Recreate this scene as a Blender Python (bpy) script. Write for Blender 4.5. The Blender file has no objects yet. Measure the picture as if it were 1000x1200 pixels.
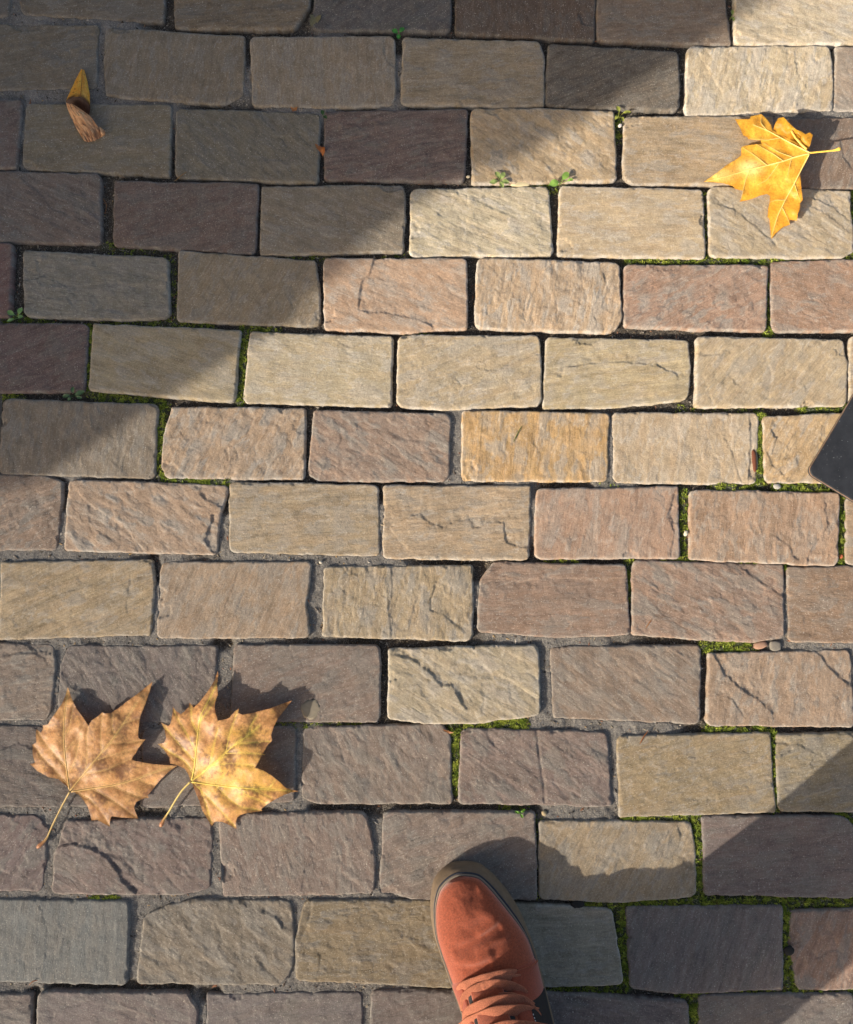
import bpy, bmesh, math, random
import numpy as np
from mathutils import Vector, Matrix, geometry as mgeo

# ------------------------------------------------------------------ camera, sky, sun, exposure
SC = bpy.context.scene
COL = SC.collection
F, TILT, CAMH = 1083.0, math.radians(5.0), 1.22
SUN_AZ, SUN_EL = math.radians(33.2), math.radians(25.5)     # direction the shadows run in (from +X towards +Y); height of the sun
cam = bpy.data.cameras.new('camera'); cam_o = bpy.data.objects.new('camera', cam); COL.objects.link(cam_o)
cam.sensor_fit = 'HORIZONTAL'; cam.sensor_width = 24.0; cam.lens = 24.0 * F / 1000.0
cam.clip_start = 0.02; cam.clip_end = 2000
cam_o.location = (0, 0, CAMH); cam_o.rotation_euler = (TILT, 0, 0)
SC.camera = cam_o

W = bpy.data.worlds.new('World'); SC.world = W; W.use_nodes = True
nt = W.node_tree; bg = nt.nodes['Background']
sky = nt.nodes.new('ShaderNodeTexSky'); sky.sky_type = 'NISHITA'; sky.sun_disc = False
sky.sun_elevation = SUN_EL
sky.sun_rotation = math.radians(90) - (SUN_AZ + math.pi)    # clockwise from +Y, the sun stands opposite to the shadows
sky.air_density = 1.0; sky.dust_density = 4.6; sky.ozone_density = 0.0      # a hazy, almost white autumn sky
nt.links.new(sky.outputs[0], bg.inputs[0]); bg.inputs[1].default_value = 0.15

sl = bpy.data.lights.new('sun', 'SUN'); sl.energy = 4.4; sl.angle = math.radians(0.5); sl.color = (1.0, 0.93, 0.82)
so = bpy.data.objects.new('sun', sl); COL.objects.link(so)
SD = Vector((math.cos(SUN_AZ) * math.cos(SUN_EL), math.sin(SUN_AZ) * math.cos(SUN_EL), -math.sin(SUN_EL)))
so.rotation_euler = SD.to_track_quat('-Z', 'Y').to_euler(); so.location = (-3, -2, 6)

SC.view_settings.view_transform = 'Standard'; SC.view_settings.look = 'None'
SC.view_settings.gamma = 1.0; SC.view_settings.use_curve_mapping = False
SC.view_settings.exposure = 0.70

# the house corner that shades the upper left: distance from the left edge of the picture, how far its added quoins stand out
HOUSE_D = 2.3
CUFF_Z, CUFF_R = .14, .094

# ------------------------------------------------------------------ helpers
rng = np.random.default_rng(7); random.seed(7)

def G(px, py, z=0.0):
    """the place in the street that the photograph shows at this pixel, at height z (metres)"""
    d = np.array([(px - 500) / F, -(py - 600) / F, -1.0])
    c, s = math.cos(TILT), math.sin(TILT)
    d = np.array([d[0], c * d[1] - s * d[2], s * d[1] + c * d[2]])
    k = (CAMH - z) / -d[2]
    return np.array([d[0] * k, d[1] * k])

def GG(pts, z=0.0): return np.array([G(p[0], p[1], z) for p in pts])

def lin(c):
    c = np.array(c, float) / 255.0
    return np.where(c <= 0.04045, c / 12.92, ((c + 0.055) / 1.055) ** 2.4)

def _hash(ix, iy, seed):
    h = (ix.astype(np.int64) * 374761393 + iy.astype(np.int64) * 668265263 + seed * 1274126177) & 0xFFFFFFFF
    h = ((h ^ (h >> 13)) * 1274126177) & 0xFFFFFFFF
    return (h ^ (h >> 16)) & 0xFFFF
_GA = np.linspace(0, 2 * np.pi, 65536, endpoint=False); _GX, _GY = np.cos(_GA), np.sin(_GA)

def noise(x, y, seed=0):
    ix = np.floor(x); iy = np.floor(y); fx = x - ix; fy = y - iy
    u = fx * fx * fx * (fx * (fx * 6 - 15) + 10); v = fy * fy * fy * (fy * (fy * 6 - 15) + 10)
    def g(dx, dy):
        h = _hash(ix + dx, iy + dy, seed)
        return _GX[h] * (fx - dx) + _GY[h] * (fy - dy)
    a = g(0, 0); b = g(1, 0); c = g(0, 1); d = g(1, 1)
    return 1.5 * ((a * (1 - u) + b * u) * (1 - v) + (c * (1 - u) + d * u) * v)

def fbm(x, y, oct=4, seed=0, gain=0.5):
    s = 0; a = 1; t = 0
    for k in range(oct):
        s = s + a * noise(x, y, seed + 17 * k); t += a
        x = x * 2.03 + 11.3; y = y * 2.03 - 7.1; a *= gain
    return s / t

def sstep(a, b, x):
    t = np.clip((x - a) / (b - a), 0, 1)
    return t * t * (3 - 2 * t)

def seg_dist(P, poly):
    """unsigned distance, signed side and overshoot past the ends of an open polyline"""
    best = np.full(len(P), 1e9); side = np.zeros(len(P)); over = np.zeros(len(P))
    n = len(poly) - 1
    for i in range(n):
        a, b = poly[i], poly[i + 1]; ab = b - a; L2 = max(ab @ ab, 1e-12)
        t = ((P - a) @ ab) / L2; tc = np.clip(t, 0, 1)
        d = P - a - tc[:, None] * ab; dist = np.hypot(d[:, 0], d[:, 1])
        m = dist < best
        cr = ab[0] * (P[:, 1] - a[1]) - ab[1] * (P[:, 0] - a[0])
        best = np.where(m, dist, best); side = np.where(m, np.sign(cr), side)
        ov = np.zeros(len(P)); L = math.sqrt(L2)
        if i == 0: ov = np.where(t < 0, -t * L, ov)
        if i == n - 1: ov = np.where(t > 1, (t - 1) * L, ov)
        over = np.where(m, ov, over)
    return best, side, over

def poly_sdf(P, poly):
    """signed distance to a closed polygon, positive inside"""
    n = len(poly); best = np.full(len(P), 1e9); inside = np.zeros(len(P), bool)
    for i in range(n):
        a, b = poly[i], poly[(i + 1) % n]; ab = b - a; L2 = max(ab @ ab, 1e-14)
        t = np.clip(((P - a) @ ab) / L2, 0, 1); d = P - a - t[:, None] * ab
        best = np.minimum(best, d[:, 0] ** 2 + d[:, 1] ** 2)
        c = (a[1] > P[:, 1]) != (b[1] > P[:, 1])
        if c.any() and abs(b[1] - a[1]) > 1e-12:
            xi = a[0] + (P[:, 1] - a[1]) * (b[0] - a[0]) / (b[1] - a[1])
            inside ^= c & (P[:, 0] < xi)
    return np.where(inside, 1, -1) * np.sqrt(best)

def mesh_np(name, V, Q, col=None, smooth=True, mat=None, attr='tint'):
    """mesh from arrays: V (n,3), Q list of arrays of faces (k,4) / (k,3)"""
    me = bpy.data.meshes.new(name)
    Q = [np.asarray(q, np.int32) for q in (Q if isinstance(Q, list) else [Q]) if len(q)]
    loops = np.concatenate([q.ravel() for q in Q]); sizes = np.concatenate([np.full(len(q), q.shape[1], np.int32) for q in Q])
    me.vertices.add(len(V)); me.vertices.foreach_set('co', np.asarray(V, np.float32).ravel())
    me.loops.add(len(loops)); me.loops.foreach_set('vertex_index', loops)
    st = np.zeros(len(sizes), np.int32); st[1:] = np.cumsum(sizes)[:-1]
    me.polygons.add(len(sizes)); me.polygons.foreach_set('loop_start', st); me.polygons.foreach_set('loop_total', sizes)
    me.polygons.foreach_set('use_smooth', np.full(len(sizes), smooth))
    me.update(calc_edges=True)
    if col is not None:
        a = me.attributes.new(attr, 'FLOAT_COLOR', 'POINT')
        c = np.ones((len(V), 4), np.float32); c[:, :3] = col; a.data.foreach_set('color', c.ravel())
    if mat: me.materials.append(mat)
    return me

def link(name, me, parent=None, loc=None, **props):
    o = bpy.data.objects.new(name, me); COL.objects.link(o)
    if parent: o.parent = parent
    if loc is not None: o.location = loc
    for k, v in props.items(): o[k] = v
    return o

def grid_faces(nu, nv, off=0, wrap=False):
    i = np.arange(nv - 1)[:, None] * nu; j = np.arange(nu if wrap else nu - 1)[None, :]; j2 = (j + 1) % nu
    return np.stack([i + j, i + j2, i + nu + j2, i + nu + j], -1).reshape(-1, 4) + off

# ------------------------------------------------------------------ materials
def mat(name, color=(0.5, 0.5, 0.5), rough=0.7, attr=None, spec=0.35, noise_amt=0.0, noise_scale=300.0, bumps=(), transl=0.0,
        diff_rough=0.6, speck=None, metallic=0.0, sheen=0.0, transl_col=None):
    m = bpy.data.materials.new(name); m.use_nodes = True; t = m.node_tree; N = t.nodes; L = t.links
    p = N['Principled BSDF']; p.inputs['Roughness'].default_value = rough; p.inputs['Specular IOR Level'].default_value = spec
    p.inputs['Diffuse Roughness'].default_value = diff_rough; p.inputs['Metallic'].default_value = metallic
    if sheen: p.inputs['Sheen Weight'].default_value = sheen; p.inputs['Sheen Roughness'].default_value = 0.5
    tc = N.new('ShaderNodeTexCoord')
    if attr:
        a = N.new('ShaderNodeAttribute'); a.attribute_name = attr; src = a.outputs['Color']
    else:
        c = N.new('ShaderNodeRGB'); c.outputs[0].default_value = (*color, 1); src = c.outputs[0]
    if noise_amt:
        n = N.new('ShaderNodeTexNoise'); n.inputs['Scale'].default_value = noise_scale; n.inputs['Detail'].default_value = 4; n.inputs['Roughness'].default_value = 0.65
        L.new(tc.outputs['Object'], n.inputs['Vector'])
        mr = N.new('ShaderNodeMapRange'); mr.inputs['From Min'].default_value = 0.3; mr.inputs['From Max'].default_value = 0.7
        mr.inputs['To Min'].default_value = 1 - noise_amt; mr.inputs['To Max'].default_value = 1 + noise_amt
        L.new(n.outputs['Fac'], mr.inputs['Value'])
        vm = N.new('ShaderNodeVectorMath'); vm.operation = 'MULTIPLY'
        L.new(src, vm.inputs[0]); L.new(mr.outputs[0], vm.inputs[1]); src = vm.outputs[0]
    if speck:
        amt, sc, thr, scol = speck
        n2 = N.new('ShaderNodeTexNoise'); n2.inputs['Scale'].default_value = sc; n2.inputs['Detail'].default_value = 2
        L.new(tc.outputs['Object'], n2.inputs['Vector'])
        m2 = N.new('ShaderNodeMapRange'); m2.inputs['From Min'].default_value = thr; m2.inputs['From Max'].default_value = thr + 0.06
        m2.inputs['To Min'].default_value = 0; m2.inputs['To Max'].default_value = amt
        L.new(n2.outputs['Fac'], m2.inputs['Value'])
        mx = N.new('ShaderNodeMix'); mx.data_type = 'RGBA'; mx.inputs[7].default_value = (*scol, 1)
        L.new(m2.outputs[0], mx.inputs[0]); L.new(src, mx.inputs[6]); src = mx.outputs[2]
    L.new(src, p.inputs['Base Color'])
    prev = None
    for (sc, dist, strength) in bumps:
        n = N.new('ShaderNodeTexNoise'); n.inputs['Scale'].default_value = sc; n.inputs['Detail'].default_value = 3; n.inputs['Roughness'].default_value = 0.6
        L.new(tc.outputs['Object'], n.inputs['Vector'])
        b = N.new('ShaderNodeBump'); b.inputs['Distance'].default_value = dist; b.inputs['Strength'].default_value = strength
        L.new(n.outputs['Fac'], b.inputs['Height'])
        if prev: L.new(prev, b.inputs['Normal'])
        prev = b.outputs[0]
    if prev: L.new(prev, p.inputs['Normal'])
    if transl:
        tr = N.new('ShaderNodeBsdfTranslucent'); mxs = N.new('ShaderNodeMixShader'); mxs.inputs[0].default_value = transl
        L.new(src, tr.inputs['Color']); L.new(p.outputs[0], mxs.inputs[1]); L.new(tr.outputs[0], mxs.inputs[2])
        if prev: L.new(prev, tr.inputs['Normal'])
        L.new(mxs.outputs[0], N['Material Output'].inputs['Surface'])
    return m

M_STONE = mat('sandstone', rough=0.78, attr='tint', spec=0.3, noise_amt=0.16, noise_scale=420, diff_rough=0.7,
              bumps=((260, 0.0012, 0.35),), speck=(0.45, 650, 0.64, (0.62, 0.57, 0.48)))
def rive(m):
    # thin flakes along the grain: a stepped, stretched noise as fine relief, and streaks of colour along it
    t = m.node_tree; N = t.nodes; L = t.links; p = N['Principled BSDF']
    a = N.new('ShaderNodeAttribute'); a.attribute_name = 'grain'
    rv = N.new('ShaderNodeAttribute'); rv.attribute_name = 'riven'
    def M(op, x, y=None, z=None):
        n = N.new('ShaderNodeMath'); n.operation = op
        for k, v in enumerate((x, y, z)):
            if v is None: continue
            if isinstance(v, (int, float)): n.inputs[k].default_value = v
            else: L.new(v, n.inputs[k])
        return n.outputs[0]
    def N_(sx, sy, det, ro, dist):
        mp = N.new('ShaderNodeVectorMath'); mp.operation = 'MULTIPLY'; mp.inputs[1].default_value = (sx, sy, 1); L.new(a.outputs['Vector'], mp.inputs[0])
        n = N.new('ShaderNodeTexNoise'); n.inputs['Scale'].default_value = 1; n.inputs['Detail'].default_value = det; n.inputs['Roughness'].default_value = ro; n.inputs['Distortion'].default_value = dist
        L.new(mp.outputs[0], n.inputs['Vector']); return n.outputs['Fac']
    def steps(f, k):
        x = M('MULTIPLY', f, k); fl = M('FLOOR', x); fr = M('FRACT', x)
        mr = N.new('ShaderNodeMapRange'); mr.interpolation_type = 'SMOOTHSTEP'; mr.inputs['From Min'].default_value = .84; mr.inputs['From Max'].default_value = .93; L.new(fr, mr.inputs['Value'])
        return M('ADD', fl, mr.outputs[0])
    h1 = steps(N_(15, 62, 7, .66, .3), 5.0)
    h2 = steps(N_(60, 260, 5, .66, .3), 4.0)
    fine = N_(420, 700, 3, .7, 0)
    hsum = M('ADD', M('MULTIPLY', h1, .00042), M('MULTIPLY', h2, .00016))
    hsum = M('MULTIPLY', hsum, rv.outputs['Fac'])
    hsum = M('ADD', hsum, M('MULTIPLY', fine, .0006))
    b = N.new('ShaderNodeBump'); b.inputs['Distance'].default_value = 1.0; b.inputs['Strength'].default_value = 0.8
    L.new(hsum, b.inputs['Height'])
    old = p.inputs['Normal'].links[0].from_socket; L.new(old, b.inputs['Normal']); L.new(b.outputs[0], p.inputs['Normal'])
    src = p.inputs['Base Color'].links[0].from_socket
    st_ = N_(60, 420, 4, .7, .2)
    v = M('ADD', M('MULTIPLY', M('SUBTRACT', st_, .5), .7), 1.0)
    v = M('ADD', v, M('MULTIPLY', M('SUBTRACT', N_(800, 1000, 3, .75, 0), .5), 1.0))
    vm = N.new('ShaderNodeVectorMath'); vm.operation = 'MULTIPLY'; L.new(src, vm.inputs[0]); L.new(v, vm.inputs[1]); L.new(vm.outputs[0], p.inputs['Base Color'])
rive(M_STONE)
M_BED = mat('joint_filling', rough=0.9, attr='tint', spec=0.2, noise_amt=0.3, noise_scale=600, diff_rough=1.0,
            bumps=((420, 0.0022, 0.9), (1300, 0.0010, 0.8)), speck=(0.6, 800, 0.60, (0.5, 0.45, 0.38)))
M_MOSS = mat('moss_green', rough=0.8, attr='tint', spec=0.2, transl=0.3)
M_GRIT = mat('grit_mix', rough=0.85, attr='tint', spec=0.2)
M_LEAF = mat('dry_leaf', rough=0.5, attr='tint', spec=0.36, noise_amt=0.22, noise_scale=520, transl=0.28, bumps=((220, 0.0008, 0.35), (700, 0.0003, 0.4)))
M_VEIN = mat('leaf_vein', rough=0.5, attr='tint', spec=0.4, noise_amt=0.12, noise_scale=200)
M_WEED = mat('weed_green', rough=0.5, attr='tint', spec=0.4, transl=0.35, noise_amt=0.1, noise_scale=300)

# ------------------------------------------------------------------ the paving stones, traced one by one
# (row, TL, TR, BR, BL, extra edge points, colour when sunlit (sRGB), grain angle in degrees, roughness of the riven face)
S = []
def st(row, tl, tr, br, bl, col, ang=0, riv=1.0, t=(), r=(), b=(), l=(), feats=(), rad=5.0):
    S.append(dict(row=row, c=(tl, tr, br, bl), col=col, ang=ang, riv=riv, t=t, r=r, b=b, l=l, feats=feats, rad=rad))
# a feature is a ledge: (polyline, a point on its low side, depth mm, fall-off mm); a low side of None is a crack
st(0, (-160, -57), (12, -55), (9, 17), (-160, 14), (112, 98, 82), 10)
st(0, (20, -55), (194, -50), (190, 24), (26, 15), (118, 104, 84), 5, .8)
st(0, (203, -50), (366, -48), (344, 33), (207, 32), (120, 102, 76), 5, .9, r=((362, 6),))
st(0, (374, -48), (528, -46), (527, 36), (367, 34), (92, 86, 84), 35, 1.3)
st(0, (534, -46), (697, -44), (696, 46), (535, 37), (98, 78, 62), 88, .7)
st(0, (702, -44), (856, -42), (857, 51), (701, 45), (124, 104, 84), 3, .9, r=((850, 0), (851, 12)))
st(0, (862, -42), (1032, -40), (1032, 50), (863, 51), (198, 180, 148), -20, 1.0)
st(1, (-62, 26), (114, 30), (112, 101), (-62, 104), (120, 106, 84), 12, 1.1, feats=((((10, 60), (40, 50), (70, 62), (105, 55)), (40, 70), .8, 14),))
st(1, (127, 34), (286, 43), (284, 110), (126, 111), (128, 112, 88), 78, .9, b=((170, 115), (262, 120)), l=((123, 70),), feats=((((265, 119), (272, 105), (286, 98)), (280, 115), 2.0, 20),))
st(1, (295, 44), (461, 43), (463, 116), (297, 122), (140, 122, 96), 90, .6, r=((463, 80),), b=((456, 122), (380, 124)), feats=((((450, 50), (449, 62), (454, 74), (462, 79)), (458, 60), 1.6, 14),))
st(1, (474, 44), (632, 49), (637, 124), (471, 121), (145, 126, 94), 2, .8, r=((637, 68),))
st(1, (644, 52), (795, 61), (796, 128), (641, 123), (118, 106, 92), 20, .8)
st(1, (807, 56), (971, 55), (975, 127), (805, 133), (200, 180, 144), 76, 1.2, r=((976, 85),), feats=((((820, 62), (833, 85), (848, 108), (852, 132)), (830, 120), .9, 14), (((931, 62), (934, 85), (946, 104), (940, 112)), (960, 85), 1.0, 16), (((875, 60), (884, 85), (892, 120)), (872, 100), .6, 12)))
st(1, (981, 55), (1150, 55), (1150, 130), (979, 128), (165, 145, 125), -40, 1.0)
st(2, (-140, 116), (24, 118), (18, 196), (-140, 194), (112, 92, 84), 20, .9, r=((23, 150),))
st(2, (31, 122), (200, 123), (197, 204), (27, 196), (125, 112, 86), 3, .7)
st(2, (207, 127), (374, 133), (371, 213), (206, 206), (115, 106, 86), -40, 1.0, feats=((((303, 133), (314, 146), (326, 158), (336, 172)), (330, 140), 1.0, 18), (((322, 180), (335, 195), (345, 208)), (345, 190), .7, 10)))
st(2, (381, 131), (547, 128), (544, 211), (381, 208), (112, 90, 82), 12, 1.0, feats=((((382, 158), (410, 142), (435, 136)), (400, 155), 1.2, 18), (((384, 184), (410, 182), (440, 178), (452, 184)), (420, 172), 1.0, 18), (((497, 205), (500, 180), (515, 165), (540, 134)), (530, 180), 1.0, 20)))
st(2, (553, 128), (719, 131), (722, 210), (555, 214), (192, 164, 122), -36, 1.2, t=((640, 128),), feats=((((622, 155), (645, 168), (665, 185), (675, 200)), (640, 185), .9, 14), (((660, 150), (690, 175), (712, 195)), (680, 185), .7, 12)))
st(2, (734, 136), (906, 137), (904, 215), (743, 214), (178, 152, 114), -5, .5, l=((732, 204),))
st(2, (913, 140), (1085, 138), (1085, 219), (911, 218), (140, 116, 98), 70, .9, feats=((((985, 165), (988, 185), (1000, 200)), (1010, 180), 1.2, 14),))
st(3, (-60, 199), (116, 204), (117, 284), (-60, 280), (115, 98, 88), -25, 1.1, feats=((((20, 205), (45, 225), (60, 245), (110, 262)), (70, 225), 1.0, 20),))
st(3, (136, 213), (302, 215), (298, 296), (134, 286), (112, 90, 80), 15, .8)
st(3, (308, 219), (471, 217), (472, 293), (306, 297), (130, 116, 94), -20, .9, r=((474, 235),))
st(3, (483, 222), (643, 218), (648, 297), (481, 299), (204, 187, 152), -22, 1.2, feats=((((515, 221), (545, 228), (570, 240), (602, 254)), (580, 232), 1.1, 16), (((500, 240), (520, 256), (535, 265), (560, 276)), (545, 258), .8, 14), (((505, 286), (528, 296)), (510, 296), .6, 8)))
st(3, (658, 218), (823, 223), (826, 301), (655, 297), (196, 172, 134), 2, .45)
st(3, (832, 219), (995, 224), (1000, 292), (833, 299), (186, 166, 132), -32, 1.0, b=((986, 301),), feats=((((838, 238), (862, 246), (885, 266), (908, 286)), (895, 262), 1.4, 20), (((952, 232), (978, 244), (1000, 262)), (985, 240), 1.6, 18), (((942, 238), (970, 252), (994, 272)), (975, 250), 1.0, 14)))
st(3, (1006, 223), (1175, 222), (1175, 300), (1007, 300), (180, 155, 125), 0)
st(4, (-150, 284), (14, 286), (10, 370), (-150, 368), (118, 84, 78), 30, .7)
st(4, (27, 294), (196, 303), (197, 370), (29, 369), (128, 122, 106), -8, 1.2, b=((150, 374),), feats=((((27, 328), (50, 325), (70, 331), (86, 345)), (60, 318), 1.3, 16), (((90, 335), (130, 330), (165, 335), (190, 322)), (140, 345), .9, 20), (((28, 358), (55, 350), (105, 352), (120, 372)), (70, 340), .8, 14)))
st(4, (211, 295), (369, 306), (374, 380), (208, 375), (140, 122, 92), 60, .9, r=((373, 340),), feats=((((265, 310), (262, 330), (272, 345), (268, 370)), (285, 340), .7, 16), (((335, 345), (342, 358), (335, 375)), (350, 360), .8, 12)))
st(4, (381, 304), (546, 304), (547, 383), (381, 384), (194, 158, 126), -25, .7, b=((473, 388),), feats=((((438, 302), (433, 322), (424, 329), (421, 345), (420, 363), (432, 367), (450, 366), (470, 371), (487, 374), (507, 382)), (480, 345), 1.8, 26), (((445, 325), (455, 338), (468, 336)), (455, 330), .6, 8), (((515, 325), (528, 345), (545, 352)), (535, 335), .6, 10)))
st(4, (561, 302), (725, 309), (728, 377), (558, 383), (196, 166, 130), 80, 1.3, b=((716, 388), (640, 386)), feats=((((690, 308), (683, 330), (690, 350), (686, 372)), (675, 340), 1.2, 20), (((574, 312), (590, 330), (585, 350)), (595, 335), .8, 12), (((706, 318), (712, 340), (705, 358)), (718, 345), 1.2, 12)))
st(4, (733, 311), (900, 311), (897, 387), (733, 381), (172, 136, 112), 28, 1.3, feats=((((772, 327), (785, 322), (800, 318)), (780, 335), .7, 10), (((770, 372), (782, 352), (786, 338)), (800, 355), .8, 14), (((735, 360), (755, 351), (778, 350)), (750, 370), .7, 10)))
st(4, (905, 307), (1075, 303), (1075, 385), (907, 387), (168, 132, 106), -18, 1.0)
st(5, (-75, 380), (102, 380), (98, 457), (-75, 460), (108, 84, 80), 24, .8)
st(5, (110, 380), (281, 388), (274, 470), (105, 456), (176, 158, 122), -18, .5, feats=((((118, 442), (145, 418), (170, 400)), None, .6, 2),))
st(5, (294, 390), (459, 395), (458, 475), (286, 470), (192, 174, 138), -8, .7, feats=((((395, 400), (410, 408), (425, 402)), (415, 398), .8, 10),))
st(5, (468, 394), (630, 394), (634, 473), (467, 475), (194, 172, 134), 18, .8, r=((633, 408),), b=((520, 479),), feats=((((560, 432), (580, 436), (605, 424), (632, 415)), (600, 415), .9, 16), (((535, 445), (540, 452), (525, 462)), (545, 465), .6, 10), (((577, 461), (600, 459), (625, 455)), (600, 468), .6, 8)))
st(5, (642, 396), (806, 399), (806, 467), (638, 477), (188, 168, 126), 6, .4, r=((809, 426),), b=((711, 476),), feats=((((660, 440), (664, 430), (690, 426), (730, 424), (770, 428), (793, 438), (796, 446)), (720, 410), 1.6, 18), (((796, 446), (778, 452), (757, 462), (735, 472)), (790, 465), 1.1, 14), (((672, 442), (690, 448), (700, 462)), (680, 460), .5, 10)))
st(5, (818, 395), (988, 399), (991, 474), (817, 476), (186, 164, 128), 50, .9, r=((993, 426),), feats=((((822, 417), (840, 417), (850, 411), (855, 414)), (838, 408), 1.0, 14), (((900, 422), (906, 440), (903, 466)), (890, 445), .8, 14), (((825, 440), (832, 458), (838, 474)), (820, 460), .7, 10), (((855, 440), (865, 452), (875, 460)), (872, 448), .7, 10)))
st(5, (998, 394), (1165, 392), (1165, 472), (997, 472), (178, 156, 122), 0)
st(6, (-175, 466), (-6, 468), (-8, 552), (-175, 550), (140, 126, 108), 10)
st(6, (4, 468), (184, 475), (180, 559), (0, 554), (148, 132, 112), 80, 1.0, feats=((((95, 490), (88, 515), (82, 545)), (75, 520), .5, 10), (((150, 495), (163, 492), (160, 510), (152, 514)), (145, 505), .6, 8)))
st(6, (202, 478), (357, 479), (355, 560), (191, 545), (184, 154, 122), 60, 1.5, l=((192, 511),), b=((196, 559),), feats=((((240, 482), (248, 505), (242, 520), (225, 528)), (220, 505), 1.2, 16), (((192, 540), (205, 545), (220, 560)), (196, 556), 1.8, 16)))
st(6, (369, 482), (527, 486), (525, 562), (362, 554), (164, 136, 116), -34, 1.5, b=((374, 562),), feats=((((412, 510), (430, 530), (455, 540), (475, 555)), (430, 545), .9, 12), (((440, 495), (470, 515), (500, 520)), (470, 505), .7, 12)))
st(6, (543, 482), (713, 485), (711, 563), (542, 562), (206, 164, 98), 86, 1.1, feats=((((546, 540), (553, 539), (559, 550), (558, 562)), (550, 555), 2.0, 14), (((566, 486), (564, 510), (562, 545)), (575, 520), .6, 8), (((690, 495), (684, 520), (688, 550)), (700, 525), .7, 12)))
st(6, (719, 484), (889, 485), (887, 565), (721, 565), (192, 168, 134), 82, .7, feats=((((826, 495), (831, 512), (838, 530), (848, 545), (847, 563)), (815, 540), .7, 12), (((849, 510), (858, 530), (868, 562)), (880, 530), 1.0, 12), (((879, 486), (880, 520), (878, 563)), (886, 520), 2.0, 12)))
st(6, (896, 489), (1068, 482), (1068, 565), (898, 564), (192, 160, 112), 60, 1.1, feats=((((907, 488), (903, 502), (910, 515), (906, 530)), (918, 505), 1.8, 16), (((900, 530), (905, 545), (918, 556)), (925, 540), 1.2, 14)))
st(7, (-105, 556), (72, 566), (65, 643), (-105, 645), (152, 126, 106), 25, 1.3, t=((51, 558),), r=((72, 585),), feats=((((0, 615), (25, 605), (50, 590)), (20, 595), 1.0, 14),))
st(7, (82, 563), (268, 570), (253, 649), (76, 644), (180, 150, 122), -38, 1.3, r=((258, 600),), feats=((((84, 568), (104, 590), (135, 610), (150, 622), (166, 642)), (105, 625), 1.4, 16), (((230, 572), (240, 585), (262, 596)), (258, 578), 2.2, 18), (((258, 601), (248, 603), (246, 618), (239, 632), (250, 648)), (255, 630), 3.0, 16), (((105, 612), (118, 625), (140, 640)), (130, 622), .7, 10)))
st(7, (270, 566), (442, 569), (444, 650), (270, 646), (174, 152, 118), 3, .5)
st(7, (451, 570), (621, 570), (619, 655), (450, 653), (182, 156, 122), 3, .6, feats=((((457, 619), (478, 606), (492, 602), (505, 615), (520, 618), (532, 612), (550, 610), (554, 618), (563, 618), (572, 612), (590, 613), (592, 634), (605, 640), (620, 643)), (560, 595), 1.7, 22), (((458, 620), (468, 632), (480, 645), (490, 652)), (462, 640), .8, 12), (((572, 622), (570, 632)), (565, 628), .5, 6)))
st(7, (631, 574), (794, 571), (796, 653), (629, 654), (182, 146, 120), 78, .8, l=((628, 610),), feats=((((790, 580), (784, 600), (790, 625), (786, 650)), (796, 615), 1.5, 10),))
st(7, (810, 575), (983, 579), (981, 662), (810, 655), (178, 144, 114), 84, .9, feats=((((966, 582), (967, 600), (970, 615), (962, 628), (950, 645), (945, 660)), (978, 620), 1.4, 18), (((905, 628), (915, 633), (925, 640), (928, 650), (934, 656)), (938, 636), 1.4, 14), (((906, 628), (908, 655)), (895, 640), .7, 10)))
st(7, (994, 582), (1165, 580), (1165, 660), (993, 660), (180, 150, 116), 0)
st(8, (3, 660), (176, 657), (175, 743), (0, 748), (172, 148, 110), 24, .8, r=((180, 688),), feats=((((65, 698), (95, 690), (130, 682)), (90, 680), .6, 10), (((152, 672), (149, 700), (148, 718)), (160, 695), .7, 7)))
st(8, (-178, 660), (-7, 660), (-10, 746), (-178, 746), (150, 125, 105), 10)
st(8, (189, 660), (364, 660), (362, 746), (185, 747), (168, 142, 114), 66, .7, r=((358, 709),), feats=((((278, 672), (272, 690), (262, 715)), (285, 695), 1.0, 8), (((285, 690), (272, 730), (265, 745)), (300, 720), .5, 10)))
st(8, (381, 665), (554, 664), (553, 750), (379, 745), (174, 152, 116), 85, 1.2, feats=((((458, 665), (460, 690), (455, 712), (459, 746)), (475, 705), 1.3, 18), (((495, 667), (492, 680), (496, 690), (488, 712), (490, 728)), (484, 700), 1.1, 10), (((511, 682), (505, 700), (503, 716), (520, 721), (545, 742)), (535, 705), 1.6, 18), (((400, 690), (408, 705), (412, 722)), (420, 700), .8, 10)))
st(8, (580, 660), (733, 663), (738, 743), (561, 739), (156, 126, 106), 2, .9, l=((564, 682),), b=((640, 746),), feats=((((565, 684), (585, 676), (610, 682), (640, 676), (700, 679), (734, 677)), (640, 700), 1.3, 20),))
st(8, (743, 658), (918, 663), (918, 746), (742, 743), (160, 130, 110), -28, 1.2, b=((878, 752),), feats=((((865, 662), (888, 680), (917, 699)), (905, 672), 1.5, 16), (((868, 690), (878, 705), (886, 712)), (890, 697), .8, 12), (((745, 695), (780, 705), (810, 712)), (775, 715), .7, 12), (((900, 700), (905, 715), (915, 728)), (912, 708), .8, 10)))
st(8, (925, 666), (1095, 664), (1095, 752), (927, 752), (154, 124, 98), -6, .8, feats=((((942, 722), (944, 740)), (950, 730), .8, 8),))
st(9, (-118, 753), (60, 757), (51, 843), (-118, 844), (138, 120, 106), 10, 1.2, r=((64, 778), (58, 834)), feats=((((-5, 772), (20, 766), (40, 766), (52, 774)), (25, 758), 1.3, 16),))
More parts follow.
